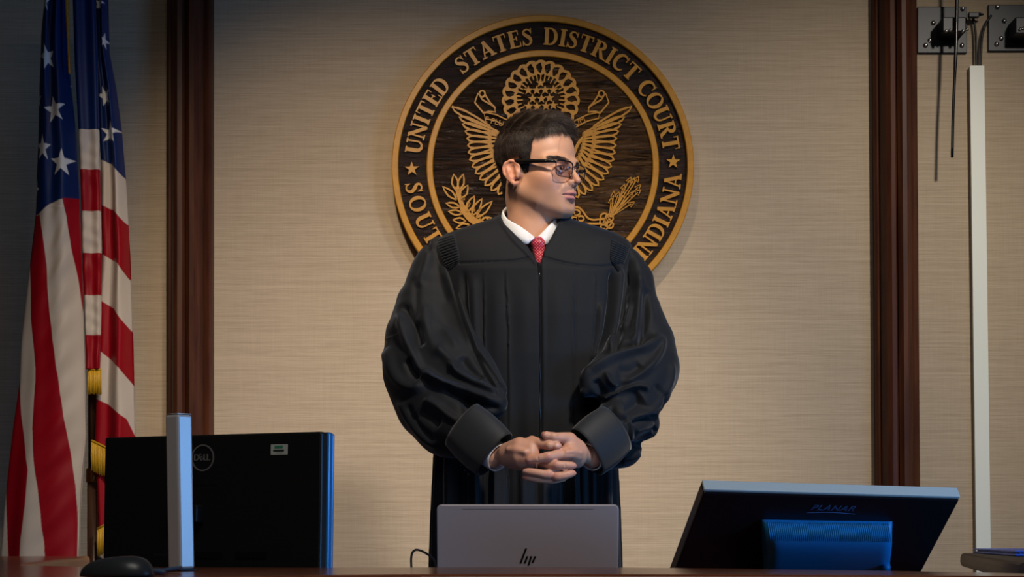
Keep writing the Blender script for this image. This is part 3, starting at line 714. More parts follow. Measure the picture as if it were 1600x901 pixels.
# stand
cx_ = BLc + u * (wid * 0.375)
vm = MB().frame(facept(319, 817, BLc, u, up, nb) - u * .060 + nb * 0.024, u, up, nf, .060, .031, .0235, .003); vm.build('mount_block', M_MON, mon)
st = cx_ + nb * 0.055
MB().frame(Vector((st.x, st.y, DZ + .012)) - u * .022, u, Vector((0, 0, 1)), nf, .044, .15, .024, .005).build('stand_neck', M_MON, mon)
bp = Vector((st.x, st.y, DZ + .0005))
uh = Vector((u.x, u.y, 0)).normalized(); nh = Vector((-uh.y, uh.x, 0))
MB().frame(bp - uh * .11 - nh * .03, uh, nh, Vector((0, 0, 1)), .22, .17, .012, .004).build('stand_base', M_MON, mon)
M_BADGE = mat('badge_silver', (0.42, 0.43, 0.44), 0.35, 0.6)
bc = facept(317, 715, BLc, u, up, nb)
bm_ = MB()
N_ = 40; R0, R1 = 0.0205, 0.0230
vs = []; fs = []
for k in range(N_):
    a = 2 * math.pi * k / N_
    for r, h in ((R0, .0001), (R0, .0012), (R1, .0012), (R1, .0001)): vs.append(bc + u * (r * math.cos(a)) + up * (r * math.sin(a)) + nb * h)
for k in range(N_):
    j = (k + 1) % N_
    for i in range(3): fs.append((k * 4 + i, j * 4 + i, j * 4 + i + 1, k * 4 + i + 1))
bm_.add(vs, fs)
ru = u * math.cos(math.radians(0)) ; 
for ch, dx, rot in (('D', -.0125, 0), ('E', -.0036, 38), ('L', .0048, 0), ('L', .0115, 0)):
    tv, tf = text_mesh(ch, 0.0155, 0.0006); c_, s_ = math.cos(math.radians(rot)), math.sin(math.radians(rot))
    bm_.add([bc + u * (dx + v.x * c_ - v.y * s_) + up * (v.x * s_ + v.y * c_) + nb * (.0008 + v.z) for v in tv], tf)
    for k in range(2):  # thicken the strokes
        bm_.add([bc + u * (dx + .0004 * (1 - 2 * k) + v.x * c_ - v.y * s_) + up * (v.x * s_ + v.y * c_ + .0003) + nb * (.0007 + v.z) for v in tv], tf)
prop(bm_.build('badge', M_BADGE, mon), 'round silver badge reading DELL')
sc_ = facept(436.5, 702, BLc, u, up, nb)
sk_ = MB().frame(sc_ - u * .0165 - up * .0088, u, up, nb, .033, .0176, .0006, .0002).build('sticker', mat('sticker_white', (.62, .68, .64), .5), mon)
sg = MB().frame(sc_ - u * .009 + up * .0015 + nb * .0006, u, up, nb, .016, .0052, .0002).build('sticker_logo', mat('sticker_green', (.05, .32, .20), .5), sk_)
bk_ = MB().frame(sc_ - u * .0115 - up * .0035 + nb * .0006, u, up, nb, .021, .0036, .0002)
for k in range(7): bk_.frame(sc_ + u * (-.006 + k * .0019) - up * .0066 + nb * .0006, u, up, nb, .0012, .0014, .0002)
bk_.build('sticker_barcode', mat('sticker_ink', (.03, .05, .05), .5), sk_)
MB().frame(facept(300, 758, BLc, u, up, nb) , u, up, nb, .052, .0006, .0004).build('panel_seam', M_BLACKG, mon)
# vents low on the cover
vv_ = MB()
for k in range(2): vv_.frame(facept(300 + k * 68, 872, BLc, u, up, nb), u, up, nb, .062, .012, .0022, .0008)
vv_.build('port_cover', M_BLACKG, mon)

# ------------------------------------------------------------------ silver post on the ledge
pd = 2.52
pc = P(278, 893, pd); pt = P(273.5, 648, pd)
post = empty('metal_post', (pc.x, pd + .015, LZ), 'upright silver rectangular metal post standing in front of the left monitor', 'post')
axis = Vector((pt.x - pc.x, 0.0, 1.078 - LZ)); h_ = axis.length; axis.normalize()
th = math.radians(38); pu = Vector((math.cos(th), -math.sin(th), 0)); pu = (pu - axis * pu.dot(axis)).normalized(); pv = axis.cross(pu)
o_ = Vector((pc.x + .0015, pd + .018, LZ + .003))
MB().frame(o_ - pu * .013 - pv * .0135, pu, pv, axis, .026, .027, h_ - .003, .0035).build('shaft', M_CHROME, post)
MB().frame(o_ - pu * .0145 - pv * .0145 - axis * .0028, pu, pv, axis, .029, .029, .0027, .0008).build('foot', M_BLACKM, post)
MB().frame(o_ - pu * .012 - pv * .0125 + axis * (h_ - .0028), pu, pv, axis, .024, .025, .0012, .0004).build('cap', M_CHROME, post)

# ------------------------------------------------------------------ computer mouse on the ledge
mp0 = P(180, 900, 2.16)
mouse = empty('computer_mouse', (mp0.x, 2.16, LZ), 'dark grey computer mouse on the ledge at the lower left', 'mouse')
M_MOUSE = mat('mouse_grey', (0.03, 0.035, 0.04), 0.35)
vs = []; fs = []; nu_, nv_ = 28, 12
for j in range(nv_ + 1):
    t = j / nv_ * math.pi / 2
    for i in range(nu_):
        a = 2 * math.pi * i / nu_; r_ = math.cos(t) ** 0.55 if j < nv_ else 0.0
        x_ = 0.034 * r_ * math.cos(a); y_ = 0.054 * r_ * math.sin(a)
        vs.append(Vector((mp0.x + x_ * math.cos(.9) - y_ * math.sin(.9), 2.17 + x_ * math.sin(.9) + y_ * math.cos(.9), LZ + 0.001 + 0.0225 * math.sin(t) * (1 - .25 * math.sin(a) * r_))))
for j in range(nv_):
    for i in range(nu_): fs.append((j * nu_ + i, j * nu_ + (i + 1) % nu_, (j + 1) * nu_ + (i + 1) % nu_, (j + 1) * nu_ + i))
fs.append(tuple(range(nu_ - 1, -1, -1)))
MB().add(vs, fs, True).build('body', M_MOUSE, mouse)
MB().lathe([(.0005, -.003), (.006, -.003), (.0065, 0), (.006, .003), (.0005, .003)], 16, Matrix.Translation((mp0.x - .026, 2.192, LZ + .017)) @ Matrix.Rotation(math.pi / 2, 4, 'Y')).build('scroll_wheel', M_BLACKG, mouse)
MB().tube([Vector(p) for p in cat_rom([(mp0.x + .020, 2.19, LZ + .010), (mp0.x + .042, 2.24, LZ + .004), (-.445, 2.30, LZ + .0035), (-.425, 2.36, LZ + .008), (-.45, 2.42, LZ + .0035), (-.55, 2.60, LZ + .003), (-.60, 2.80, LZ + .003)], 6)], .0025, 8).build('cable', mat('cable_bluegrey', (.05, .10, .16), .35), mouse)

# ------------------------------------------------------------------ laptop
ld = 3.20
LTL, LTR = P(682.5, 788, ld), P(967, 788, ld)
lu = Vector((1, 0.0, 0)); lv = Vector((0, 0.16, -1)).normalized()   # down the lid, away at the hinge
lup = -lv; ln = Vector((0, -1, -0.16)).normalized()
lw = LTR.x - LTL.x; lh = (LTL.z - (DZ + .018)) / abs(lv.z)
lap = empty('laptop', (LTL.x + lw / 2, ld + .1, DZ), 'open silver laptop seen from behind its lid, in front of the person', 'laptop')
M_LAP = mat('laptop_aluminium', (0.56, 0.49, 0.50), 0.42, 0.2)
def rrect(w, h, r, n=6):
    out = []
    for cx, cy, a0 in ((w - r, h - r, 0), (r, h - r, 90), (r, r, 180), (w - r, r, 270)):
        for k in range(n + 1):
            a = math.radians(a0 + 90 * k / n); out.append((cx + r * math.cos(a), cy + r * math.sin(a)))
    return out
o_l = LTL + lv * lh
Ml = Matrix(((lu.x, -ln.x, lup.x, o_l.x), (lu.y, -ln.y, lup.y, o_l.y), (lu.z, -ln.z, lup.z, o_l.z), (0, 0, 0, 1)))
def rounded_lid(mb, w, h, t, r, e, M):
    prof = [(e, 0), (e * .3, e * .3), (0, e), (0, t - e), (e * .3, t - e * .3), (e, t)]
    vs = []; fs = []; n = len(rrect(w, h, r))
    for k, y in prof:
        for p in rrect(w - 2 * k, h - 2 * k, max(r - k, .001)): vs.append(M @ Vector((p[0] + k, y, p[1] + k)))
    for j in range(len(prof) - 1):
        for i in range(n): fs.append((j * n + i, j * n + (i + 1) % n, (j + 1) * n + (i + 1) % n, (j + 1) * n + i))
    fs.append(tuple(range(n))); fs.append(tuple(range(len(prof) * n - 1, (len(prof) - 1) * n - 1, -1)))
    return mb.add(vs, fs)
lid = rounded_lid(MB(), lw, lh, .0065, .009, .0022, Ml).build('lid', M_LAP, lap)
sm_ = MB().box(lw * .14, lw * .86, -.0003, .001, lh - .0082, lh - .0074, 0, Ml).build('antenna_line', mat('antenna_grey', (.22, .19, .20), .5), lid)
hp = MB()
c0 = facept(824.5, 870, o_l, lu, lup, ln); s1 = 1 / 900.0
for (x0, y0, x1, y1) in ((-7.5, -10, 1.5, 14), (-.8, -10, 3.6, 1.5), (5.2, -13, 9.6, 1.5), (11.4, -9, 16.0, 1.5)):
    q = [c0 + lu * ((x - 4) * s1) + lup * (y * s1) for (x, y) in ((x0 - 1.6, y0), (x0 + 1.6, y0), (x1 + 1.6, y1), (x1 - 1.6, y1))]
    hp.add([p + ln * .0001 for p in q] + [p + ln * .0006 for p in q], [(0, 1, 2, 3), (7, 6, 5, 4), (0, 4, 5, 1), (1, 5, 6, 2), (2, 6, 7, 3), (3, 7, 4, 0)])
prop(hp.build('logo', M_BLACKG, lid), 'dark slanted four-bar logo')
MB().frame(o_l - ln * .0067 + lu * .006 + lup * .012, lu, lup, -ln, lw - .012, lh - .018, .0006).build('screen', ms, lap)
by = o_l.y + .012
MB().box(LTL.x, LTR.x, by, by + .215, DZ + .0005, DZ + .0165, .004).build('base', M_LAP, lap)
kb = MB()
for r_ in range(5):
    for c_ in range(14): kb.box(LTL.x + .018 + c_ * .0200, LTL.x + .0350 + c_ * .0200, by + .022 + r_ * .020, by + .0385 + r_ * .020, DZ + .0167, DZ + .0185, .0008, None, 1)
kb.build('keyboard', M_BLACKP, lap)
MB().box(LTL.x + lw / 2 - .055, LTL.x + lw / 2 + .055, by + .135, by + .2, DZ + .0166, DZ + .0172).build('touchpad', M_LAP, lap)
for x_ in (LTL.x + .03, LTR.x - .08): MB().tube([(x_, by + .002, DZ + .0165), (x_ + .05, by + .002, DZ + .0165)], .005, 12).build('hinge', M_LAP, lap)
cab = MB().tube([Vector(p) for p in cat_rom([tuple(P(681, 884, ld + .08)), tuple(P(677, 873, ld + .06)), tuple(P(664, 863, ld + .04)), tuple(P(652, 858.5, ld)), tuple(P(645, 862, ld - .02)), tuple(P(642.5, 872, ld - .03)), tuple(P(643, 890, ld - .04)), tuple(P(644, 925, ld - .05)), (P(646, 960, ld).x, ld - .06, DZ + .030), (-.19, ld - .03, DZ + .010), (-.24, ld + .02, DZ + .0045), (-.30, ld + .07, DZ + .004), (-.40, ld + .2, DZ + .004)], 6)], .0021, 8).build('power_cable', M_CABLE)
prop(cab, 'thin black cable looping up beside the left edge of the laptop', 'cable')

# ------------------------------------------------------------------ tilted touch monitor
A_, B_ = P(1100, 768, 2.95), P(1500, 779.5, 3.04)
tu = (B_ - A_); tw = tu.length; tu.normalize()
tv = Vector((-0.030, 0.148, -0.128)); tv = (tv - tu * tv.dot(tu)).normalized()   # down the back
tn = tu.cross(tv).normalized()
if tn.y > 0: tn = -tn
tl = 0.300
plm = empty('touch_monitor', (0, 0, 0), 'black flat monitor tilted far back, ribbed vent housing on its rear, blue light in its colour', 'monitor')
plm.location = A_ + tu * tw / 2 + tv * tl * .8; plm.location.z = DZ
M_PLN = mat('glossy_black_shell', (0.012, 0.009, 0.013), 0.30)
M_PEDGE = mat('lit_edge_strip', (0.80, 0.83, 0.76), 0.4, 0.0)  # light falling on the top edge is put into this pale colour
MB().frame(A_ + tv * .002, tu, tv, -tn, tw, tl, .024, .003).build('back_cover', M_PLN, plm)
MB().frame(A_ - tv * .004 - tn * .002, tu, tv, -tn, tw, .0055, .020, .001).build('top_edge', M_PEDGE, plm)
MB().frame(A_ - tn * .0245 + tu * .004 + tv * .006, tu, tv, -tn, tw - .008, tl - .012, .004, .001).build('screen', ms, plm)
# vent housing
h0 = facept(1190, 811, A_, tu, tv, tn); h1 = facept(1394, 814, A_, tu, tv, tn)
hu = (h1 - h0); hw = hu.length; hu.normalize()
M_VENT = mat('vent_plastic_blue_light', (0.012, 0.26, 0.62), 0.35)  # blue light reflected by dark plastic, put into the base colour
hv_ = (facept(1192, 882, A_, tu, tv, tn) - h0).normalized()
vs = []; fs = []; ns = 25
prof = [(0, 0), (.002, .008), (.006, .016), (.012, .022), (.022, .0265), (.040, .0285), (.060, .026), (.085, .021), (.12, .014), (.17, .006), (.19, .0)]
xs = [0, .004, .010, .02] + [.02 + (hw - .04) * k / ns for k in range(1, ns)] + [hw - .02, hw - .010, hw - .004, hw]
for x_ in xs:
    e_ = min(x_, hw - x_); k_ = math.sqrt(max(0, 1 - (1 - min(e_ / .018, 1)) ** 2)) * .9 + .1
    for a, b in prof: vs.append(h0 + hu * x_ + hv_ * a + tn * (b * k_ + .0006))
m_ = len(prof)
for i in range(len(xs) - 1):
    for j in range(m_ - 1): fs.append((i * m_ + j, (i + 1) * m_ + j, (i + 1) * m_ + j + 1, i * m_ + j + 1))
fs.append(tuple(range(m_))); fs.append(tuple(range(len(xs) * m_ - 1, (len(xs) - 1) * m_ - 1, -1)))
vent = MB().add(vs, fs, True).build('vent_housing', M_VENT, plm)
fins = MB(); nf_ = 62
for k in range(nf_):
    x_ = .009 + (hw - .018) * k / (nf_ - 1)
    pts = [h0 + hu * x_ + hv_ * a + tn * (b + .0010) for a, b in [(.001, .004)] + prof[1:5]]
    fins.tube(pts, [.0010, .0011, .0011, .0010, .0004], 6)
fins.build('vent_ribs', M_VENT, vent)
for px_, py_ in ((1245, 862), (1326, 862)):
    q = facept(px_, py_, A_ + tn * .0215, tu, tv, tn); MB().frame(q - tu * .002 - tv * .002 + tn * .0004, tu, tv, tn, .003, .003, .0015, .0005).build('screw', M_STEEL, vent)
tv_, tf_ = text_mesh('PLANAR', .0185, .0004, 0.28, 1.12)
lc = facept(1301, 793.5, A_, tu, tv, tn)
lm = MB()
for ddx in (-.0003, 0, .0003): lm.add([lc + tu * (v.x * 1.02 + ddx) - tv * (v.y * .98) + tn * (v.z + .0006) for v in tv_], tf_)
pts = [lc + tu * x_ + tv * (.0125 - .0025 * math.sin((x_ + .042) / .084 * math.pi)) + tn * .0008 for x_ in [-.042 + .084 * k / 16 for k in range(17)]]
lm.tube(pts, .0005, 5)
prop(lm.build('logo', mat('logo_dim_blue', (0.12, 0.22, 0.45), .4, 0), plm), 'dim blue PLANAR lettering with a swoosh')
# stand beneath
bs = A_ + tu * tw * .5 + tv * tl * .62
MB().frame(Vector((bs.x - .09, bs.y - .075, DZ + .0005)), Vector((1, 0, 0)), Vector((0, 1, 0)), Vector((0, 0, 1)), .18, .17, .012, .004).build('stand_base', M_PLN, plm)
MB().tube([Vector((bs.x, bs.y + .01, DZ + .012)), Vector((bs.x, bs.y + .01, bs.z + .004))], [.03, .024], 20).build('stand_neck', M_PLN, plm)
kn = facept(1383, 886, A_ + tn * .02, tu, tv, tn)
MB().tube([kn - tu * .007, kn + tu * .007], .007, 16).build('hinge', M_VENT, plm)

# ------------------------------------------------------------------ wall brackets, cables, raceway
def bolt(px, py, d, par, r=.0045):
    p = P(px, py, d); M_ = Matrix.Translation(p) @ Matrix.Rotation(math.pi / 2, 4, 'X')
    MB().lathe([(.0005, 0), (r * 1.5, 0), (r * 1.5, .002), (r, .002), (r, .006), (r * .6, .0075), (.0005, .0078)], 12, M_).build('bolt', M_STEEL, par)
def bracket(px0, px1, py0, py1, label, bolts, box):
    c_ = P((px0 + px1) / 2, (py0 + py1) / 2, 5.17)
    e_ = empty('wall_bracket', (c_.x, WY, c_.z), label, 'bracket', 'black brackets at the top right of the wall')
    a = P(px0, py1, 5.17); b = P(px1, py0, 5.17)
    MB().box(a.x, b.x, WY - .010, WY - .0005, a.z, b.z, .002).build('plate', M_BLACKM, e_)
    for (x_, y_) in bolts: bolt(x_, y_, WY - .010, e_)
    a = P(box[0], box[3], 5.1); b = P(box[1], box[2], 5.1)
    MB().box(a.x, b.x, WY - .085, WY - .0105, a.z, b.z, .003).build('arm_block', M_BLACKM, e_)
    return e_
b1 = bracket(1436, 1514, 7, 80, 'square black bracket beside the dark trim, thin rod hanging from it', [(1458, 36), (1446, 71), (1503, 71), (1504, 14), (1453, 63)], (1475, 1512, 24, 47))
b2 = bracket(1547, 1626, 4, 77, 'square black bracket cut off by the right edge of the picture', [(1558, 11), (1569, 33), (1557, 69), (1564, 60), (1583, 39), (1616, 70)], (1589, 1626, 24, 50))
for (x_, y_) in ((1478, 49), (1485, 47), (1504, 49), (1511, 46)): bolt(x_, y_, WY - .087, b1, .003)
for (x_, y_) in ((1594, 46), (1599, 44)): bolt(x_, y_, WY - .087, b2, .003)
a = P(1514, 26, 5.15); b = P(1531, 18, 5.15)
MB().box(a.x + .001, b.x, WY - .045, WY - .028, a.z, b.z, .002).tube([P(1530, 22.5, WY - .037), P(1537, 22.5, WY - .037)], [.006, .002], 8).build('latch_bar', M_BLACKM, b1)
rodp = [(1495, -40), (1495, 0), (1493.5, 80), (1489.5, 170), (1487.8, 246)]
MB().tube([P(x_, y_, WY - .098) for x_, y_ in cat_rom(rodp, 5)], [.0052] * 12 + [.0042] * 9, 10).build('rod', M_BLACKG, b1)
cb = MB().tube([P(x_, y_, WY - .018) for x_, y_ in cat_rom([(1518.5, 24), (1522, 34), (1524.5, 55), (1525, 80), (1525.5, 106)], 6)], .0034, 8).build('wall_cable', M_CABLE)
prop(cb, 'thin black cable entering the raceway from the left bracket', 'cable', 'cables above the raceway')
cb = MB().tube([P(x_, y_, WY - .018) for x_, y_ in cat_rom([(1549, 24), (1541, 36), (1535, 55), (1533, 80), (1532, 106)], 6)], .0034, 8).build('wall_cable', M_CABLE)
prop(cb, 'thin black cable entering the raceway from the right bracket', 'cable', 'cables above the raceway')
rc = empty('cable_raceway', (P(1534, 500, WY).x, WY, 0.3), 'long white vertical cable raceway on the right part of the wall', 'raceway')
ra = P(1526.5, 102, 5.18); rb = P(1536.5, 858, 5.18); rd = (ra - rb).normalized(); rb = rb - rd * 0.62
MB().frame(rb - Vector((.0185, 0, 0)) + Vector((0, .0, 0)), Vector((1, 0, 0)), rd, Vector((0, 1, 0)), .037, (ra - rb).length, .0195, .002).build('channel', M_WHITEP, rc)
MB().frame(rb - Vector((.0205, .0022, 0)), Vector((1, 0, 0)), rd, Vector((0, 1, 0)), .041, (ra - rb).length - .001, .002, .0008).build('cover', M_WHITEP, rc)
# ------------------------------------------------------------------ sculpting tools: distance fields -> meshes
class Field:
    def __init__(s, lo, hi, h):
        s.lo = np.array(lo, float); s.h = h
        s.n = np.ceil((np.array(hi) - s.lo) / h).astype(int) + 1
        s.ax = [(s.lo[i] + h * np.arange(s.n[i])).astype(np.float32) for i in range(3)]
        s.F = np.full(tuple(s.n), 0.2, np.float32)
    def sub(s, lo, hi):
        a = [int(np.clip(math.floor((lo[i] - s.lo[i]) / s.h), 0, s.n[i])) for i in range(3)]
        b = [int(np.clip(math.ceil((hi[i] - s.lo[i]) / s.h) + 1, 0, s.n[i])) for i in range(3)]
        sl = tuple(slice(a[i], b[i]) for i in range(3))
        return sl, s.ax[0][sl[0]][:, None, None], s.ax[1][sl[1]][None, :, None], s.ax[2][sl[2]][None, None, :]
    @staticmethod
    def smin(a, b, k):
        if k <= 0: return np.minimum(a, b)
        h = np.clip(k - np.abs(a - b), 0, None) / k
        return np.minimum(a, b) - h * h * k * 0.25
    def merge(s, sl, d, k, cut=False):
        if min(sl[i].stop - sl[i].start for i in range(3)) <= 0: return s
        if cut: s.F[sl] = -Field.smin(-s.F[sl], d, k)
        else: s.F[sl] = Field.smin(s.F[sl], d, k)
        return s
    def chain(s, pts, rads, k=0.0, cut=False, mirror=False, scale=(1, 1, 1)):
        pts = [np.array(p, float) for p in pts]
        if not isinstance(rads, (list, tuple)): rads = [rads] * len(pts)
        m = max(rads) / min(scale) + k + 3 * s.h
        lo = np.min(pts, 0) - m; hi = np.max(pts, 0) + m
        sl, X, Y, Z = s.sub(lo, hi); d = None
        if len(pts) == 1: pts = pts * 2; rads = list(rads) * 2
        for a, b, ra, rb in zip(pts[:-1], pts[1:], rads[:-1], rads[1:]):
            ab = b - a; q = float(ab @ ab) + 1e-12
            t = np.clip(((X - a[0]) * ab[0] + (Y - a[1]) * ab[1] + (Z - a[2]) * ab[2]) / q, 0, 1)
            e = np.sqrt(((X - a[0] - t * ab[0]) * scale[0]) ** 2 + ((Y - a[1] - t * ab[1]) * scale[1]) ** 2 + ((Z - a[2] - t * ab[2]) * scale[2]) ** 2) - (ra + (rb - ra) * t)
            d = e if d is None else np.minimum(d, e)
        s.merge(sl, d, k, cut)
        if mirror: s.chain([p * np.array([-1, 1, 1]) for p in pts], list(rads), k, cut, False, scale)
        return s
    def ell(s, c, r, k=0.0, cut=False, mirror=False, R=None):
        c = np.array(c, float); r = np.array(r, float); m = max(r) + k + 3 * s.h
        sl, X, Y, Z = s.sub(c - m, c + m); x, y, z = X - c[0], Y - c[1], Z - c[2]
        if R is not None:
            R = np.array(R); x, y, z = (R[0, 0] * x + R[0, 1] * y + R[0, 2] * z, R[1, 0] * x + R[1, 1] * y + R[1, 2] * z, R[2, 0] * x + R[2, 1] * y + R[2, 2] * z)
        k0 = np.sqrt((x / r[0]) ** 2 + (y / r[1]) ** 2 + (z / r[2]) ** 2); k1 = np.sqrt((x / r[0] ** 2) ** 2 + (y / r[1] ** 2) ** 2 + (z / r[2] ** 2) ** 2)
        s.merge(sl, (k0 * (k0 - 1) / np.maximum(k1, 1e-6)).astype(np.float32), k, cut)
        if mirror: s.ell(c * np.array([-1, 1, 1]), r, k, cut)
        return s
    def mesh(s, relax=1):
        F = s.F; n = s.n; I = F < 0
        c = np.zeros(tuple(n - 1), np.uint8)
        for i in (0, 1):
            for j in (0, 1):
                for k in (0, 1): c += I[i:n[0] - 1 + i, j:n[1] - 1 + j, k:n[2] - 1 + k]
        act = (c > 0) & (c < 8); ix = np.argwhere(act); idx = np.full(act.shape, -1, np.int32); idx[act] = np.arange(len(ix))
        V = {}
        for i in (0, 1):
            for j in (0, 1):
                for k in (0, 1): V[(i, j, k)] = F[ix[:, 0] + i, ix[:, 1] + j, ix[:, 2] + k]
        P_ = np.zeros((len(ix), 3)); cnt = np.zeros(len(ix))
        for a in V:
            for ax in range(3):
                if a[ax] == 0:
                    b = list(a); b[ax] = 1; va, vb = V[a], V[tuple(b)]; m = (va < 0) != (vb < 0)
                    t = np.where(m, va / np.where(m, va - vb, 1), 0)
                    q = np.tile(np.array(a, float), (len(ix), 1)); q[:, ax] = t
                    P_[m] += q[m]; cnt[m] += 1
        P_ = (ix + P_ / cnt[:, None]) * s.h + s.lo
        Q = []
        for ax in range(3):
            b, d = [(1, 2), (2, 0), (0, 1)][ax]
            sa = [slice(None)] * 3; sb = [slice(None)] * 3; sa[ax] = slice(0, n[ax] - 1); sb[ax] = slice(1, n[ax])
            m = I[tuple(sa)] != I[tuple(sb)]; e = np.argwhere(m); e = e[(e[:, b] > 0) & (e[:, d] > 0) & (e[:, b] < n[b] - 1) & (e[:, d] < n[d] - 1)]
            o = [e.copy() for _ in range(4)]; o[1][:, b] -= 1; o[2][:, b] -= 1; o[2][:, d] -= 1; o[3][:, d] -= 1
            q = np.stack([idx[x[:, 0], x[:, 1], x[:, 2]] for x in o], -1)
            fl = I[e[:, 0], e[:, 1], e[:, 2]]; q[~fl] = q[~fl][:, ::-1]; Q.append(q)
        return P_, np.concatenate(Q)

def vnormals(V, Q):
    a = V[Q[:, 2]] - V[Q[:, 0]]; b = V[Q[:, 3]] - V[Q[:, 1]]; fn = np.cross(a, b); N_ = np.zeros_like(V)
    for k in range(Q.shape[1]):
        for d in range(3): N_[:, d] += np.bincount(Q[:, k], fn[:, d], len(V))
    return N_ / np.maximum(np.linalg.norm(N_, axis=1, keepdims=True), 1e-12)

def relax(V, Q, it=3, w=0.5, mask=None):
    for _ in range(it):
        A = np.zeros_like(V); c = np.zeros(len(V))
        for k in range(4):
            i, j = Q[:, k], Q[:, (k + 1) % 4]
            for d in range(3): A[:, d] += np.bincount(i, V[j, d], len(V)) + np.bincount(j, V[i, d], len(V))
            c += np.bincount(i, minlength=len(V)) + np.bincount(j, minlength=len(V))
        T = V + w * (A / np.maximum(c, 1)[:, None] - V)
        V = T if mask is None else V + (T - V) * mask[:, None]
    return V

def to_px(V):
    return 800 + V[:, 0] * FPX / V[:, 1], HOR - (V[:, 2] - CAMZ) * FPX / V[:, 1]

def poly_dist(px, py, line):
    """distance to a polyline, signed side (left of travel > 0) and position 0..1 along it"""
    A = np.array(line, float); best = np.full(px.shape, 1e9); sd = np.zeros(px.shape); tt = np.zeros(px.shape)
    L_ = np.hypot(*np.diff(A, axis=0).T); cum = np.concatenate([[0], np.cumsum(L_)])
    for i in range(len(A) - 1):
        ex, ey = A[i + 1] - A[i]; q = max(ex * ex + ey * ey, 1e-9)
        t = np.clip(((px - A[i, 0]) * ex + (py - A[i, 1]) * ey) / q, 0, 1)
        dx, dy = px - A[i, 0] - t * ex, py - A[i, 1] - t * ey; d = np.hypot(dx, dy); m = d < best
        best = np.where(m, d, best); sd = np.where(m, np.sign(ex * dy - ey * dx), sd); tt = np.where(m, (cum[i] + t * L_[i]) / cum[-1], tt)
    return best, sd, tt

def folds(V, N_, strokes, front=True):
    """push the cloth along its normals by fold strokes: (kind, points, width_px, amplitude_m)"""
    px, py = to_px(V); D = np.zeros(len(V)); fr = np.clip((-N_[:, 1] + 0.25) / 0.5, 0, 1) if front else 1.0
    for kind, pts, w, amp in strokes:
        line = np.array(cat_rom(pts, 5)); m = (px > line[:, 0].min() - 4 * w) & (px < line[:, 0].max() + 4 * w) & (py > line[:, 1].min() - 4 * w) & (py < line[:, 1].max() + 4 * w)
        d, s_, t = poly_dist(px[m], py[m], line)
        fade = np.clip(np.minimum(t, 1 - t) / 0.16, 0, 1); fade = fade * fade * (3 - 2 * fade)
        if kind == 'open': fade = np.ones_like(fade)
        if kind in ('r', 'open'): f = np.exp(-(d / w) ** 2)
        else:                                   # 'c': overlapped crease, high on the left of travel, low on its right
            x = d * s_ / w; f = np.where(x > 0, 1, -1) * np.clip(np.abs(x) / 0.25, 0, 1) * np.exp(-np.abs(x))
        D[m] += amp * f * fade
    return V + N_ * (D * fr)[:, None]
# ------------------------------------------------------------------ the person
PER = empty('person', (P(829, 700, 4.02).x, 4.02, 0.0), 'person in a black robe, white collar, red tie and glasses, hands clasped, looking right', 'person')
YAW = math.radians(57)
HC = np.array(P(835.7, 262, 4.0))          # middle of the head at eye height
HR = np.array([[-math.cos(YAW), math.sin(YAW), 0], [-math.sin(YAW), -math.cos(YAW), 0], [0, 0, 1]])   # local -> world
def hw_(V): return np.asarray(V) @ HR.T + HC
def hl_(W_): return (np.asarray(W_) - HC) @ HR

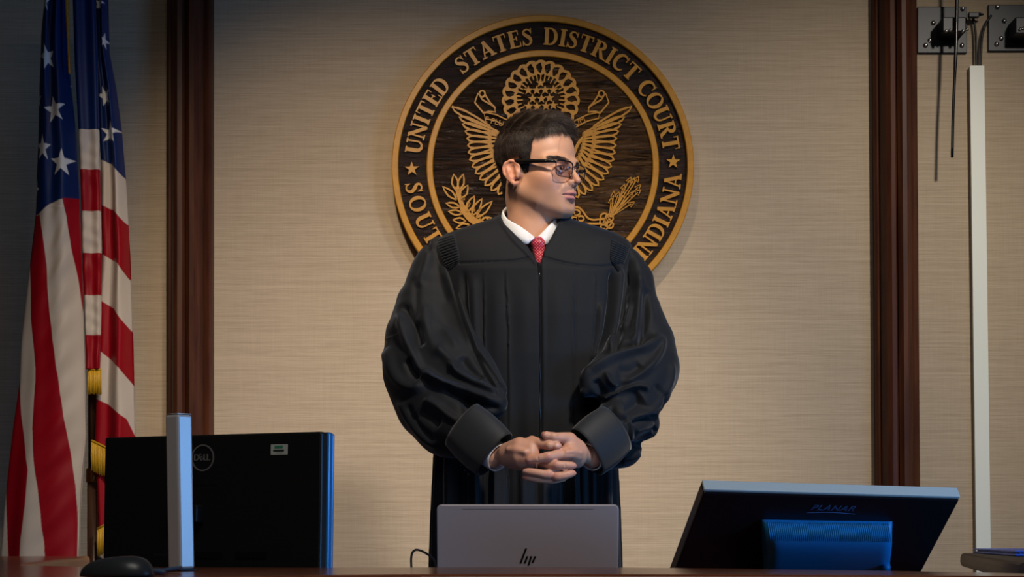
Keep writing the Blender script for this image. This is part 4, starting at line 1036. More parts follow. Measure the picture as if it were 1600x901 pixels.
def build_head():
    h = 0.00135
    f = Field((-.105, -.125, -.175), (.105, .135, .125), h)
    f.ell((0, -.004, .030), (.0715, .080, .076))
    f.ell((0, .020, .026), (.064, .070, .070), .02)            # forehead
    f.ell((0, .020, -.034), (.060, .066, .074), .02)           # face mass
    f.chain([(.053, .000, -.058), (.043, .038, -.082), (.015, .073, -.098)], [.012, .012, .0125], .022, mirror=True)   # jaw
    f.ell((0, .074, -.096), (.021, .016, .0145), .016)          # chin
    f.ell((.036, .040, -.052), (.020, .030, .028), .02, mirror=True)       # cheeks
    f.ell((0, .036, -.091), (.032, .040, .020), .02)           # under the chin
    f.ell((0, .064, -.066), (.034, .026, .032), .022)          # muzzle
    f.ell((.041, .054, -.034), (.018, .020, .014), .024, mirror=True)      # cheekbones
    f.chain([(.050, .060, .001), (.034, .079, .0045), (.014, .086, .000)], [.008, .009, .008], .016, mirror=True)   # brow
    f.ell((.031, .093, -.016), (.018, .012, .0110), .010, cut=True, mirror=True)     # sockets
    f.chain([(0, .085, -.001), (0, .0925, -.016), (0, .1030, -.031), (0, .1078, -.0390)], [.0072, .0064, .0068, .0072], .009)   # nose
    f.chain([(.0098, .0955, -.0425)], [.0062], .006, mirror=True)           # nostril wings
    f.chain([(0, .094, -.0450)], [.0062], .006)
    f.chain([(.0052, .099, -.0508)], [.0028], .002, cut=True, mirror=True)
    f.ell((0, .073, -.055), (.028, .022, .014), .012)
    f.chain([(0, .0955, -.0515), (0, .0955, -.0565)], [.0020, .0020], .004, cut=True)           # philtrum
    f.chain([(.023, .082, -.0690), (.012, .0935, -.0655), (.004, .0982, -.0640), (0, .0975, -.0650)], [.0026, .0038, .0043, .0041], .004, mirror=True)
    f.chain([(.021, .082, -.0720), (.011, .0915, -.0760), (0, .0945, -.0770)], [.0030, .0047, .0052], .004, mirror=True)
    f.chain([(.026, .082, -.0707), (.013, .0965, -.0703), (0, .1010, -.0699)], [.0010, .0013, .0013], .0022, cut=True, mirror=True)
    f.chain([(.012, .094, -.086), (0, .0965, -.087)], [.003, .003], .012, cut=True, mirror=True)
    f.chain([(.026, .092, -.041), (.034, .084, -.060)], [.0012, .0010], .008, cut=True, mirror=True)     # fold beside nose
    # eyelids around the eyeball
    f.ell((.0315, .0725, -.0155), (.0135, .0130, .0130), .003, mirror=True)
    f.chain([(.0165, .083, -.0175), (.024, .0885, -.010), (.033, .0885, -.0087), (.0445, .079, -.0145)], [.0016, .0022, .0024, .0018], .0025, mirror=True)
    f.chain([(.0165, .083, -.0175), (.026, .0868, -.022), (.036, .0855, -.0217), (.0445, .079, -.0145)], [.0014, .0018, .0018, .0014], .0025, mirror=True)
    # neck
    f.chain([(.0, -.018, -.045), (.003, -.010, -.10), (.004, -.010, -.172)], [.052, .0490, .050], .022)
    f.chain([(.040, -.018, -.05), (.028, .012, -.10), (.011, .032, -.165)], [.010, .010, .010], .014, mirror=True)
    f.ell((0, .032, -.135), (.011, .011, .015), .012)
    skull = f.F.copy()
    # ears
    for sx in (1, -1):
        q = lambda x, y, z: (sx * (.0715 + (x - .0715) * .72), -.001 + (y + .004) * .93, -.0215 + (z + .006) * .84)
        f.chain([q(.066, -.004, -.006), q(.072, -.016, -.008)], [.012, .012], .006)
        f.chain([q(.072, .005, -.002), q(.0755, .004, .010), q(.079, -.004, .0205), q(.083, -.016, .0235), q(.0865, -.028, .017), q(.0875, -.0325, .004), q(.086, -.030, -.010), q(.082, -.022, -.023), q(.078, -.012, -.032)],
                [.0022, .0026, .0029, .0031, .0031, .0031, .0029, .0032, .0044], .0035)
        f.chain([q(.0755, -.007, -.036), q(.073, -.001, -.033)], [.0050, .0040], .005)
        f.chain([q(.080, -.024, .012), q(.0830, -.023, .000), q(.080, -.019, -.012), q(.077, -.011, -.020)], [.0024, .0032, .0032, .003], .0045)
        f.chain([q(.078, .001, -.018), q(.078, .003, -.008)], [.0034, .0034], .004)
        f.chain([q(.081, -.028, .014), q(.082, -.028, -.006), q(.078, -.015, -.024)], [.0045, .0045, .0045], .004)
        f.ell(q(.0745, -.014, .002), (.0055, .016, .023), .004)
        f.chain([q(.0850, -.011, .006), q(.085, -.009, -.010)], [.0060, .0062], .004, cut=True)
        f.chain([q(.088, -.015, .014), q(.0905, -.0265, .008), q(.0895, -.0265, -.008)], [.0022, .0020, .0018], .003, cut=True)
    f.F[:, :, :3] = np.maximum(f.F[:, :, :3], 0.01)
    V, Q = f.mesh(); V = relax(V, Q, 2, .4)
    return V, Q, skull, f

hV, hQ, skullF, hf = build_head()

def smooth01(x): x = np.clip(x, 0, 1); return x * x * (3 - 2 * x)
def hair_mask(V):
    """>0 where hair grows (metres from the hairline, head-local coordinates)"""
    x, y, z = np.abs(V[..., 0]), V[..., 1], V[..., 2]
    yl = np.interp(z, [-.09, -.066, -.05, -.03, 0, .016, .021, .030, .042, .052, .060, .067, .075, .12], [-.085, -.056, -.046, -.040, -.034, -.032, .031, .036, .038, .042, .052, .072, .095, .14])
    m = yl - y
    sb = np.minimum(np.minimum(.030 - y + .25 * z, y - .004), z + .024)
    return np.maximum(m, np.where(z < .03, sb, -1))
def skin_tint(V, N_):
    x, y, z = np.abs(V[:, 0]), V[:, 1], V[:, 2]
    c = np.tile(np.array([.575, .295, .178]), (len(V), 1))
    def blend(mask, col): c[:] = c * (1 - mask[:, None]) + np.array(col) * mask[:, None]
    g = lambda cx, cy, cz, r: np.exp(-(((x - cx) ** 2 + (y - cy) ** 2 + (z - cz) ** 2) / r ** 2))
    blend(.35 * g(.045, .06, -.042, .028), (.62, .25, .17))
    blend(.45 * g(0, .108, -.038, .014), (.60, .26, .18))
    blend(.45 * smooth01((x - .068) / .008) * smooth01((-y + .012) / .01), (.60, .20, .12))        # ears
    st = smooth01((-.045 - z + .10 * np.clip(.05 - y, 0, 1)) / .016) * smooth01((y + .012) / .02) * smooth01((z + .125) / .02)
    mu = np.exp(-((z + .055) / .009) ** 2) * smooth01((.03 - x) / .01) * smooth01((y - .06) / .01)
    nz = .85 + .15 * np.sin(V[:, 0] * 2300) * np.sin(V[:, 2] * 2100)
    blend(np.clip(.42 * st + .38 * mu, 0, .6) * nz, (.30, .17, .115))
    up = smooth01((.0245 - x) / .003) * np.exp(-((z + .0665 - .0005 * np.cos(x * 400)) / .0042) ** 4) * smooth01((y - .078) / .004)
    lo = smooth01((.0225 - x) / .003) * np.exp(-((z + .0755) / .0052) ** 4) * smooth01((y - .076) / .004)
    blend(.8 * np.clip(up + lo, 0, 1), (.50, .18, .16))
    blend(.7 * smooth01((.026 - x) / .002) * np.exp(-((z + .0697) / .0012) ** 2) * smooth01((y - .08) / .004), (.16, .05, .045))
    br = (np.exp(-((z - (.0035 + .10 * (x - .03) - 4.0 * (x - .036) ** 2)) / .0040) ** 2)) * smooth01((x - .012) / .005) * smooth01((.056 - x) / .008) * smooth01((y - .05) / .01)
    blend(.72 * br, (.06, .035, .025))
    blend(.35 * g(.031, .088, -.024, .012), (.42, .21, .17))
    hm = hair_mask(V); blend(.85 * smooth01(hm / .006 + .35) * (x < .0735), (.045, .030, .024))
    blend(.9 * smooth01((.0035 - np.hypot(x - .0052, z + .0505)) / .0015) * (y > .090), (.12, .04, .03))
    return c
M_SKIN = attr_mat('skin', 0.46, 0.05, 0.45, 0.18, 700, 0.0004, sss=0.12)
hN = vnormals(hV, hQ)
htint = skin_tint(hV, hN)

# hair: a thick shell over the scalp plus strands combed over it
def build_hair():
    f = hf; X, Y, Z = f.ax[0][:, None, None], f.ax[1][None, :, None], f.ax[2][None, None, :]
    shp = skullF.shape
    G = np.stack(np.broadcast_arrays(X, Y, Z), -1).reshape(-1, 3)
    sel = np.abs(skullF.reshape(-1)) < .03; out = np.full(len(G), .05, np.float32)
    p = G[sel]; m = hair_mask(p)
    t = np.interp(p[:, 2], [-.07, -.03, .02, .05, .085, .12], [.003, .004, .0050, .0065, .0110, .0130])
    t = t + .004 * smooth01((p[:, 1] - .02) / .05) * smooth01((p[:, 2] - .07) / .02)
    tt = t * smooth01(m / .016) - .004 * smooth01(-m / .004 + .3)
    ns = np.sin(p[:, 0] * 330 + 40 * p[:, 2]) * .0009 + np.sin(p[:, 1] * 210 + p[:, 0] * 160) * .0007
    out[sel] = skullF.reshape(-1)[sel] - tt - ns * smooth01(m / .01)
    g = Field.__new__(Field); g.lo = f.lo; g.h = f.h; g.n = f.n; g.ax = f.ax; g.F = out.reshape(shp)
    g.F = np.maximum(g.F, np.where(Z < -.085, .01, -1)).astype(np.float32)
    V, Q = g.mesh()
    keep = hair_mask(V) > -.006
    fk = keep[Q].all(1); return relax(V, Q[fk], 2, .5), Q[fk]
rV, rQ = build_hair()
used = np.unique(rQ); remap = np.full(len(rV), -1); remap[used] = np.arange(len(used)); rV = rV[used]; rQ = remap[rQ]
rN = vnormals(rV, rQ)
M_HAIR = mat('dark_brown_hair', (0.034, 0.020, 0.013), 0.36, spec=0.6)
M_SCALP = mat('hair_mass', (0.014, 0.009, 0.007), 0.75, spec=0.2)
hair = obj('hair', hw_(rV), rQ.astype(np.int32), M_SCALP, PER, smooth=True)

def strands(roots, nrm, dirs, length, width, lift, rs, seg=4):
    n = len(roots); k = seg + 1; V = np.zeros((n, k, 3, 3)); p = roots.copy(); d = dirs / np.linalg.norm(dirs, axis=1, keepdims=True)
    side = np.cross(d, nrm); side /= np.maximum(np.linalg.norm(side, axis=1, keepdims=True), 1e-9)
    turn = rs.normal(0, .12, (n, 1))
    for i in range(k):
        w = (width * (1 - .75 * (i / seg) ** 2))[:, None]
        nn = np.cross(side, d); nn /= np.maximum(np.linalg.norm(nn, axis=1, keepdims=True), 1e-9)
        V[:, i, 0] = p + side * w; V[:, i, 1] = p - side * w; V[:, i, 2] = p + nn * w * 1.2 * np.sign((nn * nrm).sum(1))[:, None]
        d = d + side * turn + nrm * (lift * (1 - 1.6 * i / seg))[:, None]; d /= np.linalg.norm(d, axis=1, keepdims=True)
        p = p + d * (length / seg)[:, None]
    idx = np.arange(n * k * 3).reshape(n, k, 3); Q = []
    for a in range(3):
        b = (a + 1) % 3; Q.append(np.stack([idx[:, :-1, a], idx[:, 1:, a], idx[:, 1:, b], idx[:, :-1, b]], -1).reshape(-1, 4))
    return V.reshape(-1, 3), np.concatenate(Q).astype(np.int32)
rs = np.random.RandomState(7)
m_ = hair_mask(rV); cand = np.nonzero(m_ > -.001)[0]
pick = rs.choice(cand, 44000)
rp_, rn_ = rV[pick], rN[pick]
topw = smooth01((rn_[:, 2] - .15) / .5)[:, None]
frontw = smooth01((rp_[:, 1] - .02) / .05)[:, None]
dtop = np.array([-.35, .9, .0]) + frontw * np.array([-.5, .1, .25])
dside = np.where(rp_[:, 1:2] > -.03, np.array([[0, -.25, -1.0]]), np.array([[0, .1, -1.0]]))
dirs = dtop * topw + dside * (1 - topw) + rs.normal(0, .11, (len(pick), 3))
dirs -= rn_ * (dirs * rn_).sum(1, keepdims=True)
dirs = dirs / np.linalg.norm(dirs, axis=1, keepdims=True) + rn_ * (.03 + .03 * topw)
ln_ = np.interp(rp_[:, 2], [-.06, 0, .05, .1], [.007, .012, .020, .028]) * rs.uniform(.7, 1.2, len(pick))
ln_ *= np.clip(.5 + m_[pick] / .02, .5, 1)
sV, sQ = strands(rp_ - rn_ * .0012, rn_, dirs, ln_, rs.uniform(.00022, .00042, len(pick)), np.full(len(pick), .012), rs)
obj('hair_strands', hw_(sV), sQ, M_HAIR, hair, smooth=True)
# eyebrows
bi = np.nonzero((np.abs(hV[:, 2] - (.0035 + .10 * (np.abs(hV[:, 0]) - .03) - 4.0 * (np.abs(hV[:, 0]) - .036) ** 2)) < .0038) & (np.abs(hV[:, 0]) > .013) & (np.abs(hV[:, 0]) < .055) & (hV[:, 1] > .05))[0]
for sx in (1, -1):
    bi2 = bi[np.sign(hV[bi, 0]) == sx]; pick = rs.choice(bi2, 420); bp_, bn_ = hV[pick], hN[pick]
    bd = np.stack([np.sign(bp_[:, 0]) * 1.0, np.full(len(pick), -.2), .25 + rs.normal(0, .25, len(pick))], 1); bd -= bn_ * (bd * bn_).sum(1, keepdims=True); bd += bn_ * .12
    bV, bQ = strands(bp_, bn_, bd, rs.uniform(.005, .008, len(pick)), np.full(len(pick), .00018), np.full(len(pick), .0), rs, 3)
    obj('eyebrow', hw_(bV), bQ, M_HAIR, hair, smooth=True)

# eyes, looking the way the face points
M_EYE = attr_mat('eyeball', 0.12)
for sx in (1, -1):
    c = np.array([sx * .0315, .0742, -.0155]); vs = []; fs = []; col = []
    nu_, nv_ = 24, 22
    for j in range(nv_ + 1):
        t = math.pi * j / nv_
        for i in range(nu_):
            a = 2 * math.pi * i / nu_; vs.append(c + .0124 * np.array([math.sin(t) * math.cos(a), math.cos(t), math.sin(t) * math.sin(a)]))
            col.append((.008, .006, .006) if t < .20 else ((.06, .035, .02) if t < .52 else (.55, .48, .44)))
    for j in range(nv_):
        for i in range(nu_): fs.append((j * nu_ + i, (j + 1) * nu_ + i, (j + 1) * nu_ + (i + 1) % nu_, j * nu_ + (i + 1) % nu_))
    e_ = obj('eye', hw_(np.array(vs)), np.array(fs, np.int32), M_EYE, PER, smooth=True); set_tint(e_, np.array(col))

# glasses
M_FRAME = mat('black_frame', (0.008, 0.007, 0.007), 0.3, 0.3)
M_RIM = mat('gunmetal_rim', (0.035, 0.03, 0.03), 0.25, 0.8)
M_LENS = bpy.data.materials.new('spectacle_lens'); M_LENS.use_nodes = True
_n, _l = M_LENS.node_tree.nodes, M_LENS.node_tree.links
_n.remove(_n['Principled BSDF']); _t = _n.new('ShaderNodeBsdfTransparent'); _t.inputs[0].default_value = (.88, .87, .90, 1); _g = _n.new('ShaderNodeBsdfGlossy'); _g.inputs['Roughness'].default_value = .05
_x = _n.new('ShaderNodeMixShader')
_x.inputs[0].default_value = .07; _l.new(_t.outputs[0], _x.inputs[1]); _l.new(_g.outputs[0], _x.inputs[2]); _l.new(_x.outputs[0], _n['Material Output'].inputs[0])
H_ = lambda x, y, z: Vector(hw_(np.array([x, y, z])))
gl = MB()
def lens_pt(sx, a, k=1.0):
    """rounded-rectangle outline of a lens; a in radians"""
    c, s_ = math.cos(a), math.sin(a); e = 0.42
    u_ = .0255 * math.copysign(abs(c) ** e, c) * k; v_ = .0165 * math.copysign(abs(s_) ** e, s_) * k
    if v_ < 0: u_ *= .94
    x = .0345 + u_; y = .1010 - 2.2 * max(x - .012, 0) ** 2 * 2.2 / 1.0 - v_ * -.08; return (sx * x, y, -.0190 + v_)
for sx in (1, -1):
    pts = [H_(*lens_pt(sx, 2 * math.pi * k / 40)) for k in range(41)]
    gl.tube(pts, .0009, 8, cap=False)
    topp = [H_(*lens_pt(sx, math.radians(a))) for a in range(20, 165, 8)]
    gl.tube([p + Vector((0, 0, .0004)) for p in topp], .0015, 8)
glo = gl.build('glasses', M_RIM, PER)
br_ = MB().tube([H_(*p) for p in [(.0095, .100, -.013), (.005, .1035, -.0095), (0, .105, -.0088), (-.005, .1035, -.0095), (-.0095, .100, -.013)]], .0011, 8)
br_.build('bridge', M_RIM, glo)
for sx in (1, -1):
    yo = lens_pt(sx, 0)[1]
    tm = MB()
    path = [(.0600, yo, -.0070), (.0660, yo - .003, -.0060), (.0690, yo - .010, -.0055), (.0710, .050, -.0030), (.0735, .022, -.0005), (.0745, .006, .0005), (.0748, -.006, .0015), (.0748, -.020, -.0020), (.0740, -.030, -.014)]
    tm.tube([H_(sx * x, y, z) for x, y, z in path], [.0026, .0036, .0040, .0043, .0052, .0054, .0050, .0038, .0026], 10)
    t_ = tm.build('temple_arm', M_FRAME, glo)
    MB().tube([H_(sx * .0726, yo - .016, -.0045), H_(sx * .0726, yo - .0175, -.0045)], .0011, 8).build('rivet', M_STEEL, t_)
    n_ = 30; vs = [H_(*lens_pt(sx, 2 * math.pi * k / n_, .97)) for k in range(n_)]
    ctr = sum(vs, Vector()) / n_; fw = Vector(HR[:, 1]) * .0006
    ctr += Vector(HR[:, 1]) * .0003
    vs2 = [v - fw for v in vs]; allv = vs + [ctr] + vs2 + [ctr - fw]
    fs = [(k, (k + 1) % n_, n_) for k in range(n_)] + [(n_ + 1 + (k + 1) % n_, n_ + 1 + k, 2 * n_ + 1) for k in range(n_)] + [(k, n_ + 1 + k, n_ + 1 + (k + 1) % n_, (k + 1) % n_) for k in range(n_)]
    MB().add(allv, fs, True).build('lens', M_LENS, glo)
    MB().tube([H_(sx * .0115, .096, -.020), H_(sx * .0090, .0925, -.026)], [.0016, .0022], 8).build('nose_pad', M_LENS, glo)
def pw(px, py, d): return np.array(P(px, py, d))
def pr(r, d): return r * d / FPX

# ---- hands, clasped in front; all joints given where they stand (photo pixel, distance)
def build_hands():
    h = 0.00115
    Z6 = lambda x, y: (700 + x / 5.3333, 640 + y / 5.3333)
    def q(x, y, d): a = Z6(x, y); return pw(a[0], a[1], d)
    lo = pw(755, 768, 3.84); hi = pw(960, 655, 3.84); lo[1] = 3.61; hi[1] = 3.86
    f = Field(lo, hi, h)
    R = lambda w: w / 5.3333 * 3.7 / FPX / 2          # from a drawn width in the close-up to metres
    # --- his right hand (left in the picture): palm, back of the hand towards the viewer
    D = 3.735
    f.chain([q(400, 385, 3.80), q(480, 375, 3.775)], [R(150), R(150)], .012, scale=(1, 1, 1))
    f.chain([q(500, 345, 3.755), q(600, 300, 3.730), q(690, 300, 3.722)], [R(150), R(150), R(110)], .016)
    f.chain([q(500, 400, 3.755), q(600, 400, 3.725), q(700, 400, 3.712)], [R(140), R(150), R(120)], .016)
    f.chain([q(520, 370, 3.752), q(600, 350, 3.728), q(690, 350, 3.716)], [R(120), R(130), R(110)], .016)
    f.chain([q(560, 440, 3.755), q(640, 455, 3.73), q(700, 470, 3.72)], [R(110), R(110), R(100)], .014)
    # --- his left hand (right in the picture)
    f.chain([q(1190, 400, 3.80), q(1120, 370, 3.775)], [R(140), R(140)], .012)
    f.chain([q(1080, 310, 3.752), q(1020, 265, 3.735), q(985, 262, 3.735)], [R(130), R(130), R(100)], .016)
    f.chain([q(1085, 370, 3.750), q(1010, 350, 3.722), q(960, 370, 3.712)], [R(140), R(150), R(110)], .016)
    f.chain([q(1075, 430, 3.757), q(1010, 430, 3.735), q(960, 450, 3.73)], [R(110), R(110), R(100)], .014)
    # thumbs
    f.chain([q(700, 262, 3.728), q(770, 282, 3.712), q(840, 298, 3.700), q(905, 300, 3.700), q(925, 299, 3.702)], [R(96), R(84), R(70), R(66), R(50)], .006)
    f.chain([q(1010, 240, 3.730), q(950, 232, 3.715), q(880, 228, 3.703), q(825, 213, 3.703), q(800, 205, 3.706)], [R(108), R(92), R(76), R(70), R(50)], .006)
    f.chain([q(905, 304, 3.695)], [R(60)], .004)
    f.chain([q(812, 212, 3.699)], [R(58)], .004)
    # left hand fingers, over the back of the right hand, tips to the left
    lf = [([(980, 368, 3.712), (900, 378, 3.694), (835, 392, 3.686), (760, 403, 3.686), (690, 416, 3.692), (672, 420, 3.696)], [92, 84, 82, 72, 68, 50]),
          ([(985, 500, 3.735), (915, 520, 3.704), (835, 540, 3.690), (760, 528, 3.689), (680, 516, 3.694), (645, 514, 3.699)], [76, 76, 78, 68, 64, 50]),
          ([(960, 565, 3.735), (900, 578, 3.706), (840, 580, 3.697), (750, 578, 3.697), (670, 566, 3.702), (640, 560, 3.706)], [66, 66, 66, 58, 54, 42])]
    rf = [([(760, 440, 3.722), (830, 450, 3.698), (905, 462, 3.687), (975, 462, 3.686), (1030, 464, 3.690), (1050, 466, 3.694)], [78, 78, 80, 70, 64, 46]),
          ([(770, 540, 3.730), (850, 548, 3.705), (910, 556, 3.690), (975, 546, 3.687), (1025, 532, 3.690), (1048, 528, 3.694)], [70, 72, 80, 70, 62, 44])]
    for pts, w in lf + rf:
        g = Field.__new__(Field); g.lo, g.h, g.n, g.ax = f.lo, f.h, f.n, f.ax; g.F = np.full_like(f.F, .2)
        g.chain([q(*p) for p in cat_rom(pts, 3)], [R(x[0]) for x in cat_rom([(a,) for a in w], 3)], 0)
        f.F = Field.smin(f.F, g.F, .0032)
    # knuckle bumps and nails' beds
    for (x, y, d, w) in [(835, 385, 3.676, 50), (905, 455, 3.677, 46), (905, 552, 3.681, 46), (840, 530, 3.682, 46), (840, 292, 3.690, 44), (880, 222, 3.694, 46)]:
        f.chain([q(x, y, d + .006)], [R(w)], .008)
    # tendons / veins on the backs
    for pts in ([(500, 330, 3.722), (560, 330, 3.712), (640, 350, 3.700)], [(1100, 360, 3.725), (1040, 345, 3.703), (990, 350, 3.695)], [(1090, 400, 3.73), (1030, 385, 3.706), (980, 385, 3.698)]):
        f.chain([q(*p) for p in pts], [R(24)] * 3, .010)
    # crease lines at finger joints
    for (x0, y0, x1, y1, d) in [(748, 375, 752, 430, 3.684), (978, 436, 976, 486, 3.684), (765, 505, 762, 550, 3.684), (870, 275, 872, 318, 3.690), (852, 205, 850, 246, 3.690), (985, 520, 990, 568, 3.684)]:
        f.chain([q(x0, y0, d - .006), q(x1, y1, d - .006)], [.0010, .0010], .0018, cut=True)
    V, Q = f.mesh(); V = relax(V, Q, 1, .4)
    return V, Q, q
gV, gQ, gq = build_hands()
gN = vnormals(gV, gQ)
gx, gy = to_px(gV)
gt = np.tile(np.array([.57, .285, .185]), (len(gV), 1))
def gblend(cx, cy, r, col, k):
    m = k * np.exp(-((gx - cx) ** 2 + (gy - cy) ** 2) / r ** 2); gt[:] = gt * (1 - m[:, None]) + np.array(col) * m[:, None]
for (cx, cy) in ((826, 719), (818, 737), (818, 747), (899, 728), (898, 740), (846, 677), (874, 697), (857, 714), (868, 726), (869, 743), (857, 741)):
    gblend(cx, cy, 5.5, (.60, .22, .17), .5)
# finger nails as part of the skin's own colour
for (cx, cy, rx, ry) in ((827.5, 718.5, 3.6, 2.3), (871, 695, 4.2, 2.6), (821, 735.5, 3.2, 2.0)):
    m = .55 * smooth01(1.6 - np.sqrt(((gx - cx) / rx) ** 2 + ((gy - cy) / ry) ** 2)) * (gN[:, 1] < -.2); gt[:] = gt * (1 - m[:, None]) + np.array((.74, .47, .40)) * m[:, None]

# ---- the body under the clothes
def build_trunk():
    f = Field((-.36, 3.70, -.01), (.44, 4.22, 1.62), .0075)
    cx = P(829, 700, 4.02).x
    sh_z, hip_z = P(0, 400, 4.02).z, .95
    f.ell((cx, 4.03, 1.31), (.145, .090, .18)); f.ell((cx, 4.03, 1.08), (.145, .095, .17), .08); f.ell((cx, 4.03, .93), (.16, .10, .12), .06)
    f.chain([(cx - .13, 4.035, sh_z - .05), (cx, 4.03, sh_z - .03), (cx + .13, 4.035, sh_z - .05)], [.045, .05, .045], .03)
    f.chain([(cx, 4.02, 1.48), (cx, 4.005, 1.58)], [.046, .044], .02)
    for sx, sgn in ((cx - .155, -1), (cx + .150, 1)):
        el = pw(672, 615, 3.98) if sgn < 0 else pw(1000, 628, 3.97); wr = pw(770, 712, 3.80) if sgn < 0 else pw(925, 712, 3.80)
        f.chain([(sx, 4.035, sh_z - .07), el], [.042, .036], .03); f.chain([el, wr], [.036, .025], .01)
        hx = cx + sgn * .09
        f.chain([(hx, 4.03, .90), (hx, 4.01, .50)], [.082, .055], .04); f.chain([(hx, 4.01, .50), (hx, 4.05, .10)], [.054, .036], .01)
        f.chain([(hx + sgn * .01, 4.05, .055), (hx + sgn * .03, 3.90, .040)], [.042, .034], .02)
    return f.mesh()
tV, tQ = build_trunk()
V_ = np.concatenate([hw_(hV), gV, tV]); Q_ = np.concatenate([hQ, gQ + len(hV), tQ + len(hV) + len(gV)])
body = obj('body', V_, Q_.astype(np.int32), M_SKIN, PER, smooth=True)
set_tint(body, np.concatenate([htint, gt, np.tile(np.array([.58, .32, .22]), (len(tV), 1))]))

# ------------------------------------------------------------------ the robe
def robe_cloth():
    m = mat('black_robe_cloth', (0.0052, 0.0060, 0.0080), 0.72, sheen=0.24, spec=0.30); N, L, B = nt(m)
    B.inputs['Sheen Roughness'].default_value = 0.4; B.inputs['Sheen Tint'].default_value = (0.55, 0.6, 0.7, 1)
    tc = N.new('ShaderNodeTexCoord'); no = N.new('ShaderNodeTexNoise'); no.inputs['Scale'].default_value = 900; no.inputs['Detail'].default_value = 2
    n2 = N.new('ShaderNodeTexNoise'); n2.inputs['Scale'].default_value = 14; n2.inputs['Detail'].default_value = 3
    ad = N.new('ShaderNodeMath'); ad.operation = 'MULTIPLY_ADD'; ad.inputs[1].default_value = 6
    bp = N.new('ShaderNodeBump'); bp.inputs['Strength'].default_value = 0.35; bp.inputs['Distance'].default_value = 0.0006
    L.new(tc.outputs['Object'], no.inputs['Vector']); L.new(tc.outputs['Object'], n2.inputs['Vector']); L.new(n2.outputs['Fac'], ad.inputs[0]); L.new(no.outputs['Fac'], ad.inputs[2])
    L.new(ad.outputs[0], bp.inputs['Height']); L.new(bp.outputs[0], B.inputs['Normal'])
    return m
M_ROBE = robe_cloth()
RD = 4.02
def build_robe():
    h = .0030
    f = Field((-.215, 3.84, .70), (.285, 4.19, 1.63), h)
    X, Y, Z = f.ax[0][:, None, None], f.ax[1][None, :, None], f.ax[2][None, None, :]
    py = HOR - (f.ax[2] - CAMZ) * FPX / RD
    k = RD / FPX
    a = np.interp(py, [318, 330, 340, 348, 356, 366, 376, 388, 402, 430, 500, 560, 700, 790, 1000], [36, 46, 58, 80, 108, 136, 152, 158, 158, 150, 146, 142, 141, 144, 150]) * k
    cx = (np.interp(py, [330, 400, 500, 700, 900], [830, 832, 834, 821, 821]) - 800) * k
    b = np.interp(py, [318, 330, 345, 362, 385, 430, 500, 560, 700, 900], [.045, .060, .072, .085, .100, .122, .130, .132, .130, .140])
    cy = np.interp(py, [330, 430, 560, 700], [4.035, 4.025, 4.02, 4.02])
    a, b, cx, cy = [v.astype(np.float32)[None, None, :] for v in (a, b, cx, cy)]
    x, y = (X - cx) / a, (Y - cy) / b
    rho = (np.abs(x) ** 2.3 + np.abs(y) ** 2.3) ** (1 / 2.3)
    g0 = (rho - 1) * np.minimum(a, b)
    # hanging pleats towards the hem, all the way round
    th = np.arctan2(y, x)
    amp = np.interp(f.ax[2], [.7, .95, 1.15, 1.35], [.007, .006, .003, 0]).astype(np.float32)[None, None, :]
    g0 = g0 - amp * (np.sin(th * 17 + .8 * np.sin(th * 3)) * .7 + .3 * np.sin(th * 31))
    f.F = np.maximum(g0, Z - 1.618).astype(np.float32)
    # opening at the neck
    nx = P(829, 340, 4.0).x
    dn = np.sqrt(((X - nx) / 1.0) ** 2 + ((Y - 4.000) / .95) ** 2) - .0660
    pyv = HOR - (Z - CAMZ) * FPX / 3.93
    hwv = np.interp((HOR - (f.ax[2] - CAMZ) * FPX / 3.93), [335, 345, 365, 385, 400, 413, 420], [45, 43, 29, 14.5, 8, 2.5, -6]).astype(np.float32)[None, None, :] * 3.93 / FPX
    vx = P(840, 400, 3.93).x; vx2 = P(830, 345, 3.93).x
    vc = np.interp((HOR - (f.ax[2] - CAMZ) * FPX / 3.93), [345, 385, 412], [vx2, P(839, 0, 3.93).x, P(842.5, 0, 3.93).x]).astype(np.float32)[None, None, :]
    dv = np.maximum(np.abs(X - vc) - hwv, Y - 4.0)
    hole = np.maximum(np.minimum(dn, dv * .8), 1.470 - Z)
    f.F = np.maximum(f.F, -hole).astype(np.float32)
    # hollow it below the collar so that the shirt sits inside
    f.F[:, :, :3] = np.maximum(f.F[:, :, :3], .01)
    V, Q = f.mesh(); V = relax(V, Q, 2, .5)
    return V, Q
bV_, bQ_ = build_robe()
bN_ = vnormals(bV_, bQ_)
